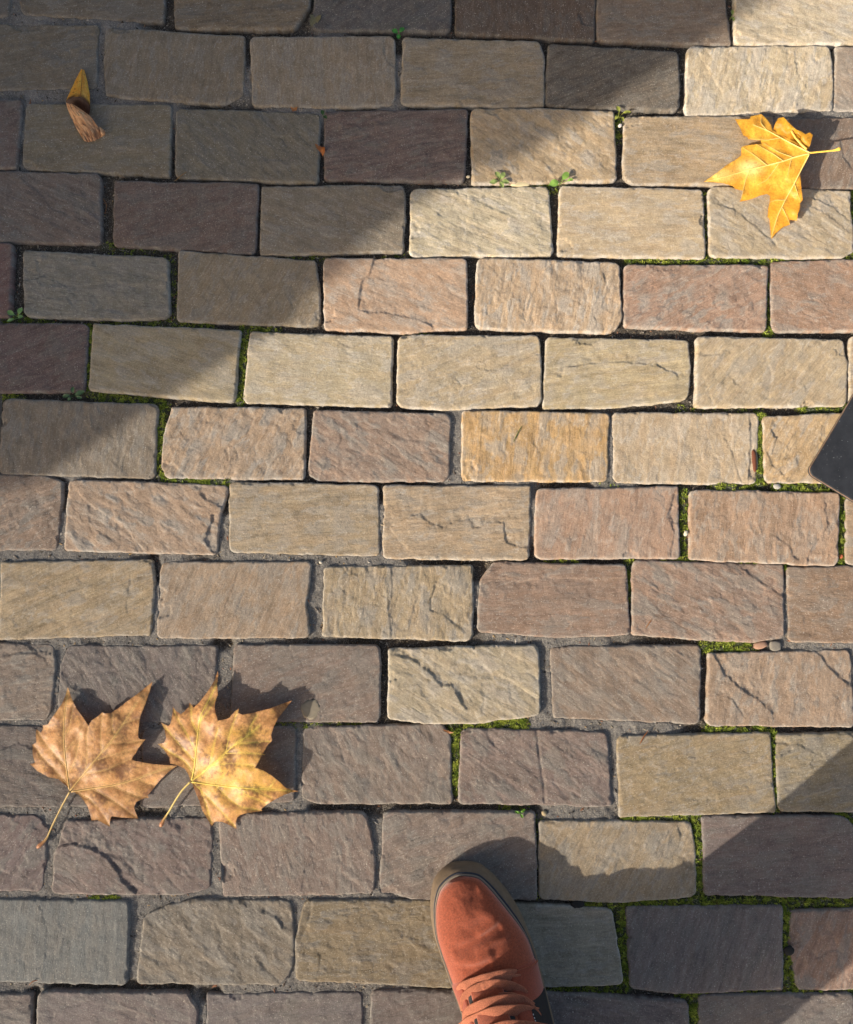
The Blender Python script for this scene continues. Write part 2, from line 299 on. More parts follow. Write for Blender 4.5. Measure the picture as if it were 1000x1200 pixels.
st(9, (80, 758), (253, 758), (250, 845), (66, 846), (118, 106, 102), -55, 1.2, l=((71, 782),), feats=((((140, 760), (151, 775), (155, 790), (166, 804), (172, 820)), (145, 800), .9, 12), (((118, 800), (119, 788), (130, 782), (138, 790), (133, 805), (136, 818)), (128, 795), .7, 8), (((80, 770), (98, 785), (110, 800)), (90, 795), .7, 12)))
st(9, (275, 757), (444, 757), (444, 845), (272, 845), (136, 116, 104), 20, .8)
st(9, (457, 762), (629, 757), (633, 837), (456, 841), (174, 158, 128), -32, 1.1, b=((500, 847), (560, 846)), feats=((((461, 768), (484, 773), (503, 788), (518, 804), (530, 803), (538, 818), (546, 830)), (555, 785), 2.6, 24), (((554, 760), (560, 771), (578, 790), (600, 797), (615, 808), (631, 816)), (575, 808), 1.4, 14), (((598, 766), (612, 772), (626, 780), (630, 795)), (608, 788), 1.0, 8)))
st(9, (646, 759), (821, 757), (820, 848), (650, 841), (150, 128, 110), -38, 1.0, feats=((((720, 770), (742, 782), (750, 798)), (730, 790), .9, 10), (((756, 758), (760, 778), (773, 790)), (757, 785), .9, 9), (((785, 758), (805, 770), (820, 780)), (812, 764), 1.0, 12)))
st(9, (833, 767), (996, 763), (1001, 851), (830, 849), (170, 142, 116), 80, 1.0, feats=((((838, 768), (848, 788), (866, 805), (888, 820), (905, 836)), (880, 798), 2.2, 20), (((832, 816), (848, 814), (860, 822), (872, 840)), (860, 810), 1.2, 12), (((957, 764), (975, 785), (988, 798), (1002, 808)), (985, 782), 1.8, 18)))
st(9, (1006, 765), (1175, 765), (1175, 850), (1008, 850), (165, 138, 112), 0)
st(10, (-30, 852), (158, 854), (158, 945), (-30, 944), (112, 98, 92), -8, 1.1, feats=((((0, 880), (20, 872), (45, 880)), (20, 865), 1.3, 14), (((30, 905), (60, 912), (90, 910)), (60, 900), .8, 14)))
st(10, (-215, 852), (-40, 852), (-40, 944), (-215, 944), (112, 98, 92), 0)
st(10, (168, 855), (346, 853), (344, 938), (166, 946), (124, 110, 102), 20, .7)
st(10, (357, 854), (516, 850), (529, 941), (355, 934), (138, 120, 108), -58, 1.2, r=((527, 864), (527, 900)), b=((371, 941),), feats=((((395, 860), (402, 885), (412, 905)), (395, 890), .7, 12), (((518, 912), (503, 920), (501, 935)), (494, 925), 1.2, 10)))
st(10, (542, 855), (711, 859), (716, 944), (539, 941), (132, 112, 104), -35, 1.2, feats=((((629, 856), (632, 885), (637, 915), (639, 942)), None, 1.4, 1.6), (((562, 852), (570, 860), (573, 868), (580, 876)), (585, 862), 1.6, 14), (((550, 885), (575, 902), (600, 915), (625, 930)), (580, 920), .9, 12), (((645, 870), (660, 880), (672, 888)), (672, 875), 1.0, 12)))
st(10, (725, 864), (902, 860), (908, 951), (728, 956), (164, 142, 104), 16, .8, feats=((((829, 936), (830, 928), (840, 930), (842, 948)), (835, 940), 1.0, 8),))
st(10, (912, 862), (1080, 858), (1080, 951), (914, 950), (158, 140, 106), 10, 1.0, feats=((((912, 872), (935, 872), (955, 884), (950, 895)), (940, 862), 1.3, 14),))
st(11, (-135, 953), (40, 957), (48, 1044), (-135, 1043), (122, 102, 100), 45, 1.2, r=((56, 972), (53, 1000)), feats=((((0, 1020), (12, 1025), (18, 1015), (40, 1035)), (20, 1040), 1.0, 12),))
st(11, (78, 963), (245, 960), (245, 1040), (62, 1046), (128, 108, 102), -36, 1.0, r=((248, 990),), b=((218, 1048),), l=((65, 1002),), feats=((((64, 994), (85, 989), (106, 994), (126, 1006), (138, 1022), (146, 1036), (158, 1046)), (120, 980), 3.0, 30), (((66, 1018), (85, 1022), (105, 1042)), (75, 1035), .7, 12), (((135, 1000), (150, 1015), (160, 1030)), (160, 1005), .9, 12)))
st(11, (257, 956), (426, 953), (437, 1046), (262, 1050), (134, 114, 104), -70, .9, r=((434, 975), (439, 1019)), b=((391, 1048),), feats=((((354, 1040), (355, 1022), (366, 1009), (385, 1005), (400, 1004), (399, 1020), (416, 1032), (428, 1042)), (380, 1025), 1.0, 14), (((343, 990), (346, 983), (360, 982), (370, 990), (364, 1002)), (352, 975), .8, 8), (((322, 970), (330, 1000), (340, 1020)), (320, 1000), .6, 8)))
st(11, (451, 953), (626, 953), (628, 1053), (446, 1046), (134, 116, 106), 24, 1.1, b=((500, 1055),), feats=((((450, 1000), (490, 985), (530, 972)), (490, 1000), .8, 12), (((460, 1030), (500, 1012), (530, 998)), (500, 1025), .7, 10)))
st(11, (633, 963), (809, 965), (815, 1050), (634, 1053), (156, 136, 106), 60, 1.0, r=((814, 992),), b=((728, 1057),), feats=((((793, 967), (798, 985), (790, 1000)), (805, 985), 1.2, 12), (((712, 1002), (728, 1005), (735, 1015)), (725, 1012), .8, 10)))
st(11, (825, 958), (990, 958), (1003, 1052), (827, 1048), (122, 104, 98), 5, .5, r=((1001, 972),))
st(11, (1011, 962), (1190, 962), (1190, 1054), (1012, 1052), (130, 110, 98), 0)
st(12, (-32, 1055), (151, 1057), (148, 1153), (-34, 1150), (113, 117, 117), 88, .7, feats=((((46, 1062), (55, 1090), (52, 1125)), (66, 1090), .6, 14),))
st(12, (-220, 1055), (-42, 1055), (-44, 1150), (-220, 1150), (120, 110, 104), 0)
st(12, (170, 1075), (340, 1057), (330, 1153), (161, 1152), (130, 118, 102), -38, 1.2, t=((200, 1062), (224, 1056)), r=((343, 1090), (343, 1128)), feats=((((240, 1065), (255, 1082), (262, 1102), (285, 1125)), (240, 1100), 1.1, 18), (((222, 1098), (232, 1103), (240, 1110)), (240, 1100), .9, 8), (((309, 1070), (322, 1074), (332, 1088), (342, 1090)), (335, 1066), 2.0, 14), (((300, 1125), (315, 1140), (325, 1150)), (320, 1132), 1.0, 12)))
st(12, (360, 1057), (530, 1056), (533, 1157), (349, 1148), (136, 118, 88), 0, 1.1, l=((347, 1101),), b=((466, 1153),), feats=((((367, 1060), (362, 1085), (350, 1110)), (355, 1075), 1.2, 10), (((450, 1102), (475, 1098), (495, 1104)), (475, 1092), 1.0, 12), (((360, 1125), (375, 1118), (372, 1140)), (380, 1130), .8, 10), (((460, 1140), (475, 1125), (470, 1112)), (482, 1130), .7, 8)))
st(12, (541, 1058), (716, 1067), (729, 1153), (545, 1158), (152, 143, 122), 2, .7, r=((722, 1100),), feats=((((662, 1155), (672, 1140), (680, 1128)), (665, 1135), .9, 12), (((680, 1143), (705, 1140), (727, 1145)), (705, 1150), 1.0, 10)))
st(12, (735, 1065), (917, 1063), (917, 1159), (740, 1158), (120, 106, 102), 70, .6, b=((796, 1164),))
st(12, (929, 1070), (1110, 1064), (1110, 1162), (937, 1160), (150, 116, 96), 70, 1.2, l=((927, 1111),), feats=((((960, 1125), (975, 1115), (990, 1120)), (975, 1110), 1.0, 12), (((970, 1080), (985, 1110), (995, 1150)), (960, 1120), .8, 10)))
st(13, (-140, 1167), (35, 1167), (36, 1268), (-140, 1268), (120, 106, 102), 0)
st(13, (46, 1164), (218, 1165), (231, 1268), (44, 1268), (126, 112, 110), -20, .8, r=((230, 1184),), feats=((((62, 1195), (80, 1180), (95, 1178)), (75, 1175), .8, 10),))
st(13, (243, 1167), (423, 1165), (424, 1268), (243, 1268), (120, 110, 110), 10, .8, t=((330, 1166),))
st(13, (436, 1162), (616, 1163), (616, 1268), (434, 1268), (122, 108, 104), 15, .9)
st(13, (627, 1164), (806, 1175), (810, 1270), (625, 1270), (112, 98, 96), -10, .8)
st(13, (821, 1167), (1000, 1166), (1002, 1270), (821, 1270), (118, 106, 100), 20, .9)
st(13, (1012, 1168), (1190, 1168), (1190, 1270), (1012, 1270), (120, 106, 100), 0)

GAIN_RGB = np.array([1.36, 1.38, 1.43])
GAIN = 1.32     # sunlit radiance per unit of albedo at this sun, sky and exposure (measured)

def resample(pts, n):
    pts = np.array(pts, float); d = np.r_[0, np.cumsum(np.linalg.norm(np.diff(pts, axis=0), axis=1))]
    # a little corner cutting so that traced points do not read as kinks
    s = np.linspace(0, d[-1], n)
    out = np.stack([np.interp(s, d, pts[:, k]) for k in range(pts.shape[1])], 1)
    if len(pts) > 2:
        for _ in range(6): out[1:-1] = 0.25 * out[:-2] + 0.5 * out[1:-1] + 0.25 * out[2:]
    return out

BED = bpy.data.objects.new('tmp', None)
STEP = 0.00129
pave_children = []; outlines = []

def build_stone(sd, idx, step):
    tl, tr, br, bl = sd['c']
    T = GG([tl, *sd['t'], tr]); R = GG([tr, *sd['r'], br]); B = GG([bl, *sorted(sd['b']), br]); L = GG([tl, *sorted(sd['l'], key=lambda p: p[1]), bl])
    Wd = 0.5 * (np.linalg.norm(T[-1] - T[0]) + np.linalg.norm(B[-1] - B[0])); Hd = 0.5 * (np.linalg.norm(L[-1] - L[0]) + np.linalg.norm(R[-1] - R[0]))
    nu = int(Wd / step) + 1; nv = int(Hd / step) + 1
    rs = np.random.default_rng(100 + idx); sd0 = int(rs.integers(1, 30000))
    rads = sd['rad'] / 1000 * rs.uniform(.55, 2.1, 4)
    s = np.linspace(0, Wd, nu); t = np.linspace(0, Hd, nv); s, t = np.meshgrid(s, t)
    # round the four corners: squash each corner cell into a quarter disc
    radf = np.where(t < Hd / 2, np.where(s < Wd / 2, rads[0], rads[1]), np.where(s < Wd / 2, rads[2], rads[3]))
    for rad, cx, cy, sx, sy in ((rads[0], rads[0], rads[0], -1, -1), (rads[1], Wd - rads[1], rads[1], 1, -1), (rads[2], rads[2], Hd - rads[2], -1, 1), (rads[3], Wd - rads[3], Hd - rads[3], 1, 1)):
        a = (s - cx) * sx / rad; b = (t - cy) * sy / rad; m = (a > 0) & (b > 0)
        a2 = a * np.sqrt(np.clip(1 - b * b / 2, 0, 1)); b2 = b * np.sqrt(np.clip(1 - a * a / 2, 0, 1))
        s = np.where(m, cx + sx * rad * a2, s); t = np.where(m, cy + sy * rad * b2, t)
    qx = np.abs(s - Wd / 2) - (Wd / 2 - radf); qy = np.abs(t - Hd / 2) - (Hd / 2 - radf)
    e = -(np.hypot(np.maximum(qx, 0), np.maximum(qy, 0)) + np.minimum(np.maximum(qx, qy), 0) - radf)      # distance inside the outline
    e = np.maximum(e, 0)
    u = s / Wd; v = t / Hd
    n0 = 64
    Tn, Bn, Ln, Rn = resample(T, n0), resample(B, n0), resample(L, n0), resample(R, n0); k = np.linspace(0, 1, n0)
    ip = lambda C, q, a: np.interp(q, k, C[:, a])
    X = []
    for a in (0, 1):
        x = (1 - v) * ip(Tn, u, a) + v * ip(Bn, u, a) + (1 - u) * ip(Ln, v, a) + u * ip(Rn, v, a)
        x = x - ((1 - u) * (1 - v) * T[0, a] + u * (1 - v) * T[-1, a] + u * v * B[-1, a] + (1 - u) * v * B[0, a])
        X.append(x)
    X, Y = X
    ccx, ccy = X.mean(), Y.mean()
    X = ccx + (X - ccx) * (1 + .0038 / Wd); Y = ccy + (Y - ccy) * (1 + .0038 / Hd)      # traced just inside the arris
    # hand-dressed, worn outline
    fall = np.exp(-(e / 0.007) ** 2)
    mm = 1000.0
    X0, Y0 = X, Y
    X = X + fall * (.0016 * fbm(X0 * mm / 26, Y0 * mm / 26, 2, sd0 + 3) + .0009 * fbm(X0 * mm / 6, Y0 * mm / 6, 2, sd0 + 33)); Y = Y + fall * (.0016 * fbm(X0 * mm / 26, Y0 * mm / 26, 2, sd0 + 4) + .0009 * fbm(X0 * mm / 6, Y0 * mm / 6, 2, sd0 + 34))
    P = np.stack([X.ravel(), Y.ravel()], 1)
    x = P[:, 0] * mm; y = P[:, 1] * mm; e1 = e.ravel() * mm
    ang = math.radians(sd['ang']); ca, sa = math.cos(ang), math.sin(ang)
    p = x * ca + y * sa; q = -x * sa + y * ca
    riv = .80 + (sd['riv'] - .85) * .85
    # riven, layered face: thin layers that break off along the grain
    wx = 4 * fbm(x / 26, y / 26, 3, sd0 + 9); wy = 4 * fbm(x / 26, y / 26, 3, sd0 + 10)
    def layer(pp, qq): return fbm((pp + wx) / 85, (qq + wy) / 25, 3, sd0 + 20, .45)
    n = layer(p, q); dn = np.hypot((layer(p + .5, q) - n) / .5, (layer(p, q + .5) - n) / .5) + 0.002
    h = np.zeros(len(P)); lay = np.zeros(len(P))
    flake = np.zeros(len(P))
    for kk, c in enumerate(np.linspace(-.34, .34, 5) + rs.uniform(-.05, .05, 5)):
        d = (n - c) / dn
        d = d + 1.0 * fbm(x / 4, y / 4, 3, sd0 + 40 + kk, .65)
        msk = sstep(.02, .16, fbm(x / 30 + 5 * kk, y / 30, 2, sd0 + 60 + kk) + .08 * (riv - 1))
        sign = 1 if rs.random() < .7 else -1
        stp = rs.uniform(.25, .7) * riv * msk * sign
        s_ = sstep(-.62, .62, d)
        flake = np.maximum(flake, msk * np.exp(-(d / .65) ** 2))
        h += stp * (s_ - .5); lay += msk * s_ / 5
    h += .8 * fbm(x / 70, y / 70, 2, sd0 + 1) + .12 * riv * fbm(p / 34, q / 7, 4, sd0 + 2)
    h += .09 * riv * fbm(p / 26, q / 2.8, 2, sd0 + 5) + .07 * fbm(x / 5, y / 5, 3, sd0 + 6) * (0.6 + .7 * riv)
    rough_zone = sstep(.0, .3, fbm(x / 26, y / 26, 2, sd0 + 70))
    h += rough_zone * .24 * riv * sstep(.9, 1.4, riv) * fbm(x / 4.2, y / 4.2, 3, sd0 + 7)
    # traced ledges and cracks
    fcol = np.zeros(len(P))
    for pl, low, dep, fo in sd['feats']:
        pg = GG(pl) * mm
        # roughen the traced line
        wp = np.stack([x + 2.4 * fbm(x / 10, y / 10, 4, sd0 + 80, .6) + 1.1 * noise(x / 3.2, y / 3.2, sd0 + 83), y + 2.4 * fbm(x / 10, y / 10, 4, sd0 + 81, .6) + 1.1 * noise(x / 3.2, y / 3.2, sd0 + 84)], 1)
        dep = 1.0 * dep * np.clip(.8 + 1.1 * fbm(x / 12, y / 12, 3, sd0 + 82), .2, 1.5)
        dd, sg, ov = seg_dist(wp, pg)
        endf = np.exp(-(ov / 2.5) ** 2)
        if low is None:
            h -= dep * np.exp(-(dd / fo) ** 2) * endf; continue
        lp = np.array(G(*low)) * mm
        _, ls, _ = seg_dist(lp[None, :], pg)
        sdist = dd * sg * ls[0]                       # positive on the low side
        fall2 = np.exp(-np.maximum(sdist, 0) / fo) * endf
        h -= dep * sstep(-.4, .9, sdist) * fall2
        h += .12 * dep * np.exp(-np.maximum(-sdist, 0) / (fo * .5)) * endf * (sdist <= 0)
        fcol += (sdist > 0) * fall2 * .6
    # chipped, rounded arris
    er = np.maximum(e1 + 1.0 * fbm(x / 7, y / 7, 3, sd0 + 8, .6) - 2.2 * sstep(.18, .4, fbm(x / 17, y / 17, 3, sd0 + 18)), 0) * np.clip(e1 / .8, 0, 1)
    RR = rs.uniform(1.7, 2.9)
    h -= np.where(er < RR, RR * .75 - .75 * np.sqrt(np.maximum(RR * RR - (RR - np.minimum(er, RR)) ** 2, 0)), 0)
    chipm = np.zeros(len(P))
    for _ in range(int(rs.integers(0, 3))):                                   # bits broken off the rim
        if rs.random() < .5: cs, ct = (0, Wd)[rs.integers(2)], rs.uniform(0, Hd)
        else: cs, ct = rs.uniform(0, Wd), (0, Hd)[rs.integers(2)]
        rr_ = rs.uniform(4, 13); dchip = np.hypot((s.ravel() - cs) * mm / rs.uniform(.8, 2.2), (t.ravel() - ct) * mm) - rr_ + 3.5 * fbm(x / 5, y / 5, 3, sd0 + 95)
        cm_ = sstep(.7, -.7, dchip); h -= cm_ * rs.uniform(1.0, 3.2) * (.6 + .4 * np.clip(-dchip / rr_, 0, 1)); chipm = np.maximum(chipm, cm_)
    h -= .35 * np.exp(-e1 / 9)                                               # worn, slightly cushioned
    tx, ty = rs.normal(0, .008, 2)
    cxy = P.mean(0)
    h += (tx * (P[:, 0] - cxy[0]) + ty * (P[:, 1] - cxy[1])) * mm + rs.normal(0, .7)
    # base colour of the stone, with lifted shade and lit edges painted in
    cxp = sum(c_[0] for c_ in sd['c']) / 4; cyp = sum(c_[1] for c_ in sd['c']) / 4
    cc_ = lin(sd['col']); cc_ = cc_ * .78 + cc_.mean() * .22 * np.array([1.06, 1.0, .93])
    if sd['row'] >= 9 and cxp < 640: cc_ = cc_ * 1.10
    elif sd['row'] >= 8 and cxp < 640: cc_ = cc_ * 1.03
    elif sd['row'] >= 11: cc_ = cc_ * 1.2
    if cyp < 545 - .64 * cxp: cc_ = (cc_ * .84 + cc_.mean() * .16 * np.array([1.12, .98, .92])) * (1.38 if cc_.mean() < .3 else 1.0)  # stones in the house shadow greyed and lightened to lift the shade
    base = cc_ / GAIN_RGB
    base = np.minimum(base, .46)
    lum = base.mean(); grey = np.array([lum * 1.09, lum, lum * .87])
    f1 = fbm(x / 45, y / 45, 3, sd0 + 11); f2 = fbm(p / 60, q / 9, 4, sd0 + 12); f3 = fbm(x / 12, y / 12, 3, sd0 + 13); f4 = fbm(p / 30, q / 2.2, 3, sd0 + 14)
    bd_ = rs.uniform(.4, 2.0); C = base[None, :] * (1 + .16 * f1 + .24 * bd_ * f2 + .18 * f3 + .18 * bd_ * f4)[:, None]
    lay2 = lambda a_, b_: fbm((a_ + wx) / 48 + 9, (b_ + wy) / 17, 4, sd0 + 21, .5)
    pl_n = lay2(p, q); dpl = np.hypot((lay2(p + .5, q) - pl_n) / .5, (lay2(p, q + .5) - pl_n) / .5) + .004
    dpm = (pl_n - rs.uniform(-.05, .15)) / dpl + .5 * fbm(x / 3.5, y / 3.5, 2, sd0 + 90)
    plate = sstep(-.8, .8, dpm) * sstep(-.25, .2, fbm(x / 40, y / 40, 2, sd0 + 91))
    pm = .40 + .28 * min(max(riv - .7, 0), .6) / .6
    C = C * (1 - pm * plate[:, None]) + (grey * rs.uniform(1.0, 1.3))[None, :] * pm * plate[:, None]
    h += .28 * riv * plate
    pe = np.exp(-(dpm / .8) ** 2) * sstep(-.15, .25, fbm(x / 13, y / 13, 2, sd0 + 92)) * .45
    C = C * (1 - pe[:, None]) + (grey * 1.5 + .02)[None, :] * pe[:, None]
    fk = flake * np.clip(.6 + f3, 0, 1) * .5  # pale flake edges: abrasion plus sunlit ledge faces put into the colour
    C = C * (1 - fk[:, None]) + (grey * 1.45 + .03)[None, :] * fk[:, None]
    w = np.clip(.15 + .5 * lay + .35 * f3 + .3 * fcol, 0, .75)[:, None]
    C = C * (1 - w * .55) + grey[None, :] * (1 + .2 * f3)[:, None] * w * .55
    warm = np.array([1.08, .98, .88])
    w2 = np.clip(.25 + 1.3 * fbm(p / 70, q / 14, 3, sd0 + 15), 0, 1)[:, None] * .5
    C = C * (1 - w2 + w2 * warm[None, :])
    worn_lit_rim = np.exp(-(e1 / 2.2) ** 1.5)[:, None] * sstep(-.22, .30, fbm(x / 15, y / 15, 3, sd0 + 96))[:, None] * .66       # pale worn rim, strengthened to paint the sunlit arris
    C = C * (1 - worn_lit_rim) + (grey * 1.45 + .02)[None, :] * worn_lit_rim
    pale = sstep(.28, .5, fbm(x / 3.2, y / 3.2, 2, sd0 + 16))[:, None] * .25
    C = C * (1 - pale) + (base * 1.35 + .03)[None, :] * pale
    C = np.clip(C, .02, .72)
    Z = h / mm
    # sides
    bd = np.concatenate([np.arange(nu), np.arange(1, nv) * nu + nu - 1, np.arange(nu - 2, -1, -1) + (nv - 1) * nu, np.arange(nv - 2, 0, -1) * nu])
    ctr = np.array([cxy[0], cxy[1], 0.0])
    V = np.concatenate([P, Z[:, None]], 1) - ctr
    nb = len(bd)
    outv = V[bd].copy(); d2 = outv[:, :2] / np.linalg.norm(outv[:, :2], axis=1)[:, None]
    r1 = outv.copy(); r1[:, 2] -= .003; r1[:, :2] += d2 * .0005
    r2 = outv.copy(); r2[:, 2] = -.035
    nV = len(V)
    V = np.concatenate([V, r1, r2]); C = np.concatenate([C, C[bd] * .9, C[bd] * .8])
    ring = [bd, np.arange(nb) + nV, np.arange(nb) + nV + nb]
    Q = [grid_faces(nu, nv)[:, ::-1]]
    for a, b in ((0, 1), (1, 2)):
        j = np.arange(nb); j2 = (j + 1) % nb
        Q.append(np.stack([ring[a][j], ring[a][j2], ring[b][j2], ring[b][j]], 1))
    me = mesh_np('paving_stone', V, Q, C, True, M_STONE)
    gr = np.zeros((len(V), 3), np.float32); gk = rs.uniform(.55, 1.35, 2); gr[:nV, 0] = p / mm * gk[0]; gr[:nV, 1] = q / mm * gk[1]; gr[:nV, 2] = idx * 1.7
    gr[nV:nV + nb] = gr[bd]; gr[nV + nb:] = gr[bd]; gr[nV + nb:, 2] += .03
    ga = me.attributes.new('grain', 'FLOAT_VECTOR', 'POINT'); ga.data.foreach_set('vector', gr.ravel())
    rv = me.attributes.new('riven', 'FLOAT', 'POINT'); rv.data.foreach_set('value', np.full(len(V), max(.08, (riv - .35) * 1.25), np.float32) * np.r_[.55 + .7 * rough_zone, np.full(2 * nb, .8)].astype(np.float32))
    stepo = max(1, nb // 90)
    outlines.append(P[bd][::stepo])
    return me, ctr

stones_built = []
for i, sd in enumerate(S):
    xs = [c[0] for c in sd['c']]; ys = [c[1] for c in sd['c']]
    vis = max(xs) > -6 and min(xs) < 1006 and max(ys) > -6 and min(ys) < 1206
    me, ctr = build_stone(sd, i, STEP if vis else .005)
    stones_built.append((me, ctr, vis))

# ------------------------------------------------------------------ joints: mortar at the left, dark earth and moss elsewhere
blobs_mortar = [(60, 100, 130), (120, 60, 80), (150, 115, 90), (30, 20, 90), (280, 95, 40), (385, 30, 30), (467, 85, 28), (350, 125, 60), (330, 150, 30),
                (60, 650, 150), (170, 690, 60), (200, 620, 60), (330, 655, 100), (430, 655, 70), (370, 700, 60), (200, 755, 160), (60, 800, 120), (200, 850, 200), (345, 900, 80), (100, 950, 180), (50, 1050, 200),
                (250, 1050, 150), (440, 1000, 60), (390, 1050, 120), (300, 1160, 180), (430, 1180, 80), (160, 1110, 120), (540, 480, 40), (600, 560, 40), (535, 530, 60), (716, 520, 50), (445, 610, 30), (260, 600, 60), (640, 800, 70), (640, 840, 40),
                (720, 850, 90), (720, 910, 60), (680, 958, 60), (920, 720, 50), (960, 757, 70), (1000, 757, 80), (650, 750, 100), (560, 700, 20), (620, 610, 40), (80, 570, 30), (900, 135, 60), (975, 120, 50), (460, 120, 30), (850, 570, 20), (720, 570, 40)]
moss_lines = [((187, 478), (186, 545), 1.1), ((192, 556), (262, 568), 1.2), ((104, 385), (101, 455), .9), ((112, 462), (190, 473), .7), ((287, 395), (281, 470), .8), ((284, 384), (320, 386), .6), ((212, 378), (245, 382), .6),
              ((902, 315), (903, 390), .7), ((735, 303), (1000, 304), .75), ((892, 488), (892, 566), 1.1), ((912, 571), (990, 574), 1.3), ((988, 588), (988, 655), 1.3), ((945, 478), (1000, 477), 1.0), ((803, 575), (803, 620), .7), ((803, 625), (800, 655), .6),
              ((738, 660), (739, 700), .8), ((640, 656), (675, 658), .6), ((840, 571), (880, 573), .7), ((872, 661), (918, 666), 1.0), ((780, 655), (815, 657), .8), ((828, 757), (884, 757), 1.3), ((540, 848), (612, 849), 1.4), ((534, 852), (533, 925), 1.2), ((832, 856), (900, 856), .9),
              ((907, 862), (909, 948), 1.1), ((735, 958), (822, 959), 1.2), ((820, 958), (820, 1056), 1.4), ((690, 1059), (1010, 1058), .95), ((729, 1065), (736, 1158), 1.2), ((922, 1068), (926, 1160), 1.2), ((800, 1165), (1010, 1163), .9), ((640, 1161), (735, 1160), .7), ((814, 1168), (815, 1268), 1.2),
              ((984, 953), (1006, 975), 1.2), ((1003, 225), (1004, 295), .8), ((828, 228), (830, 298), .5), ((560, 217), (660, 217), .45), ((725, 137), (723, 160), .7), ((112, 1051), (132, 1051), .7), ((0, 374), (60, 374), .5), ((110, 372), (205, 376), .5), ((0, 462), (20, 465), .7),
              ((455, 300), (500, 301), .35), ((330, 298), (380, 298), .4), ((480, 388), (500, 390), .5), ((1000, 655), (1007, 580), 1.0), ((800, 480), (890, 481), .3), ((330, 849), (420, 849), .35), ((660, 540), (720, 570), .2), ((590, 951), (612, 950), .5), ((120, 287), (180, 290), .35), ((630, 965), (632, 1050), .4), ((195, 300), (207, 370), .35)]
ml = [(G(*a), G(*b), w) for a, b, w in moss_lines]

crevices = [((62, 1159), (218, 1159)), ((38, 1166), (42, 1215)), ((120, 950), (188, 952)), ((178, 655), (181, 675)), ((370, 950), (450, 948)), ((255, 755), (265, 752)), ((560, 945), (625, 950)), ((240, 1165), (250, 1164)), ((70, 568), (76, 590)), ((262, 572), (264, 595))]
bx0, by0 = G(-60, 1260); bx1, by1 = G(1060, -60)
bs = .0015
gx = np.arange(bx0, bx1, bs); gy = np.arange(by0, by1, bs)
SDm = np.full((len(gy), len(gx)), -.5)
for o in outlines:
    x0, y0 = o.min(0) - .02; x1, y1 = o.max(0) + .02
    i0, i1 = np.searchsorted(gx, [x0, x1]); j0, j1 = np.searchsorted(gy, [y0, y1])
    if i1 <= i0 or j1 <= j0: continue
    XX, YY = np.meshgrid(gx[i0:i1], gy[j0:j1])
    SDm[j0:j1, i0:i1] = np.maximum(SDm[j0:j1, i0:i1], poly_sdf(np.stack([XX.ravel(), YY.ravel()], 1), o).reshape(XX.shape))
XX, YY = np.meshgrid(gx, gy)
keep = SDm < .005
def mortar_mask(x, y):
    w = np.zeros_like(x)
    for (mx, my, r) in blobs_mortar:
        c = G(mx, my); rr = r * .00113
        w = np.maximum(w, 1.3 - np.hypot(x - c[0], y - c[1]) / rr)
    o = np.clip(.5 + 2.2 * (w - .5 + .35 * fbm(x * 25, y * 25, 3, 501)), 0, 1)
    P = np.stack([x, y], 1)
    for a, b in crevices:
        d, _, ov = seg_dist(P, np.array([G(*a), G(*b)])); o = o * (1 - np.exp(-(d / .010) ** 4) * np.clip(1.0 + .6 * fbm(x * 120, y * 120, 2, 502), 0, 1))
    return o
def moss_mask(x, y):
    w = np.zeros_like(x)
    P = np.stack([x.ravel(), y.ravel()], 1)
    for a, b, s in ml:
        d, _, _ = seg_dist(P, np.array([a, b]))
        w = np.maximum(w, (s * np.clip(1.35 - d / .009, 0, 1)).reshape(x.shape))
    return w
kk = keep.ravel(); xk = XX.ravel()[kk]; yk = YY.ravel()[kk]; sk = SDm.ravel()[kk]
mo = mortar_mask(xk, yk); ms = np.clip(moss_mask(xk, yk), 0, 1)
xm, ym = xk * 1000, yk * 1000
dirt_z = -10.5 + 3.4 * fbm(xm / 24, ym / 24, 3, 510) + 2.2 * fbm(xm / 5, ym / 5, 3, 511) + .9 * fbm(xm / 2.4, ym / 2.4, 2, 512)
mort_z = -3.6 + 2.2 * fbm(xm / 22, ym / 22, 3, 520) + 1.1 * fbm(xm / 6, ym / 6, 3, 521) + .25 * fbm(xm / 2.5, ym / 2.5, 2, 522) + .6 * np.exp(np.minimum(sk, 0) * 1000 / 2.0)
zk = dirt_z * (1 - mo) + mort_z * mo
zk = zk * (1 - .75 * ms) + (-2.4 + 1.4 * fbm(xm / 9, ym / 9, 2, 530)) * .75 * ms
zk -= np.clip(sk * 1000, 0, 6) * 1.2
f5 = fbm(xm / 8, ym / 8, 4, 540); f6 = fbm(xm / 40, ym / 40, 2, 541); f7 = fbm(xm / 2.2, ym / 2.2, 2, 542)
cm = np.array([.185, .168, .148])[None] * (1 + .35 * f5 + .3 * f6 + .25 * f7)[:, None]
cd = np.array([.078, .064, .049])[None] * (1 + .7 * f5 + .6 * f7)[:, None]
cb = cd * (1 - mo[:, None]) + cm * mo[:, None]
mm_ = np.clip(ms * 1.2, 0, 1)[:, None] * .8
cb = cb * (1 - mm_) + np.array([.045, .062, .016])[None] * (1 + .4 * f7)[:, None] * mm_
cb = np.clip(cb, .01, .6)
idm = -np.ones(XX.size, np.int64); idm[kk] = np.arange(kk.sum()); idm = idm.reshape(XX.shape)
q = np.stack([idm[:-1, :-1], idm[:-1, 1:], idm[1:, 1:], idm[1:, :-1]], -1).reshape(-1, 4)
q = q[(q >= 0).all(1)]
me = mesh_np('pavement', np.stack([xk, yk, zk / 1000], 1), q, cb, True, M_BED)
PAVE = link('pavement', me, label='paved street of sandstone setts with mortar and earth joints', kind='structure')
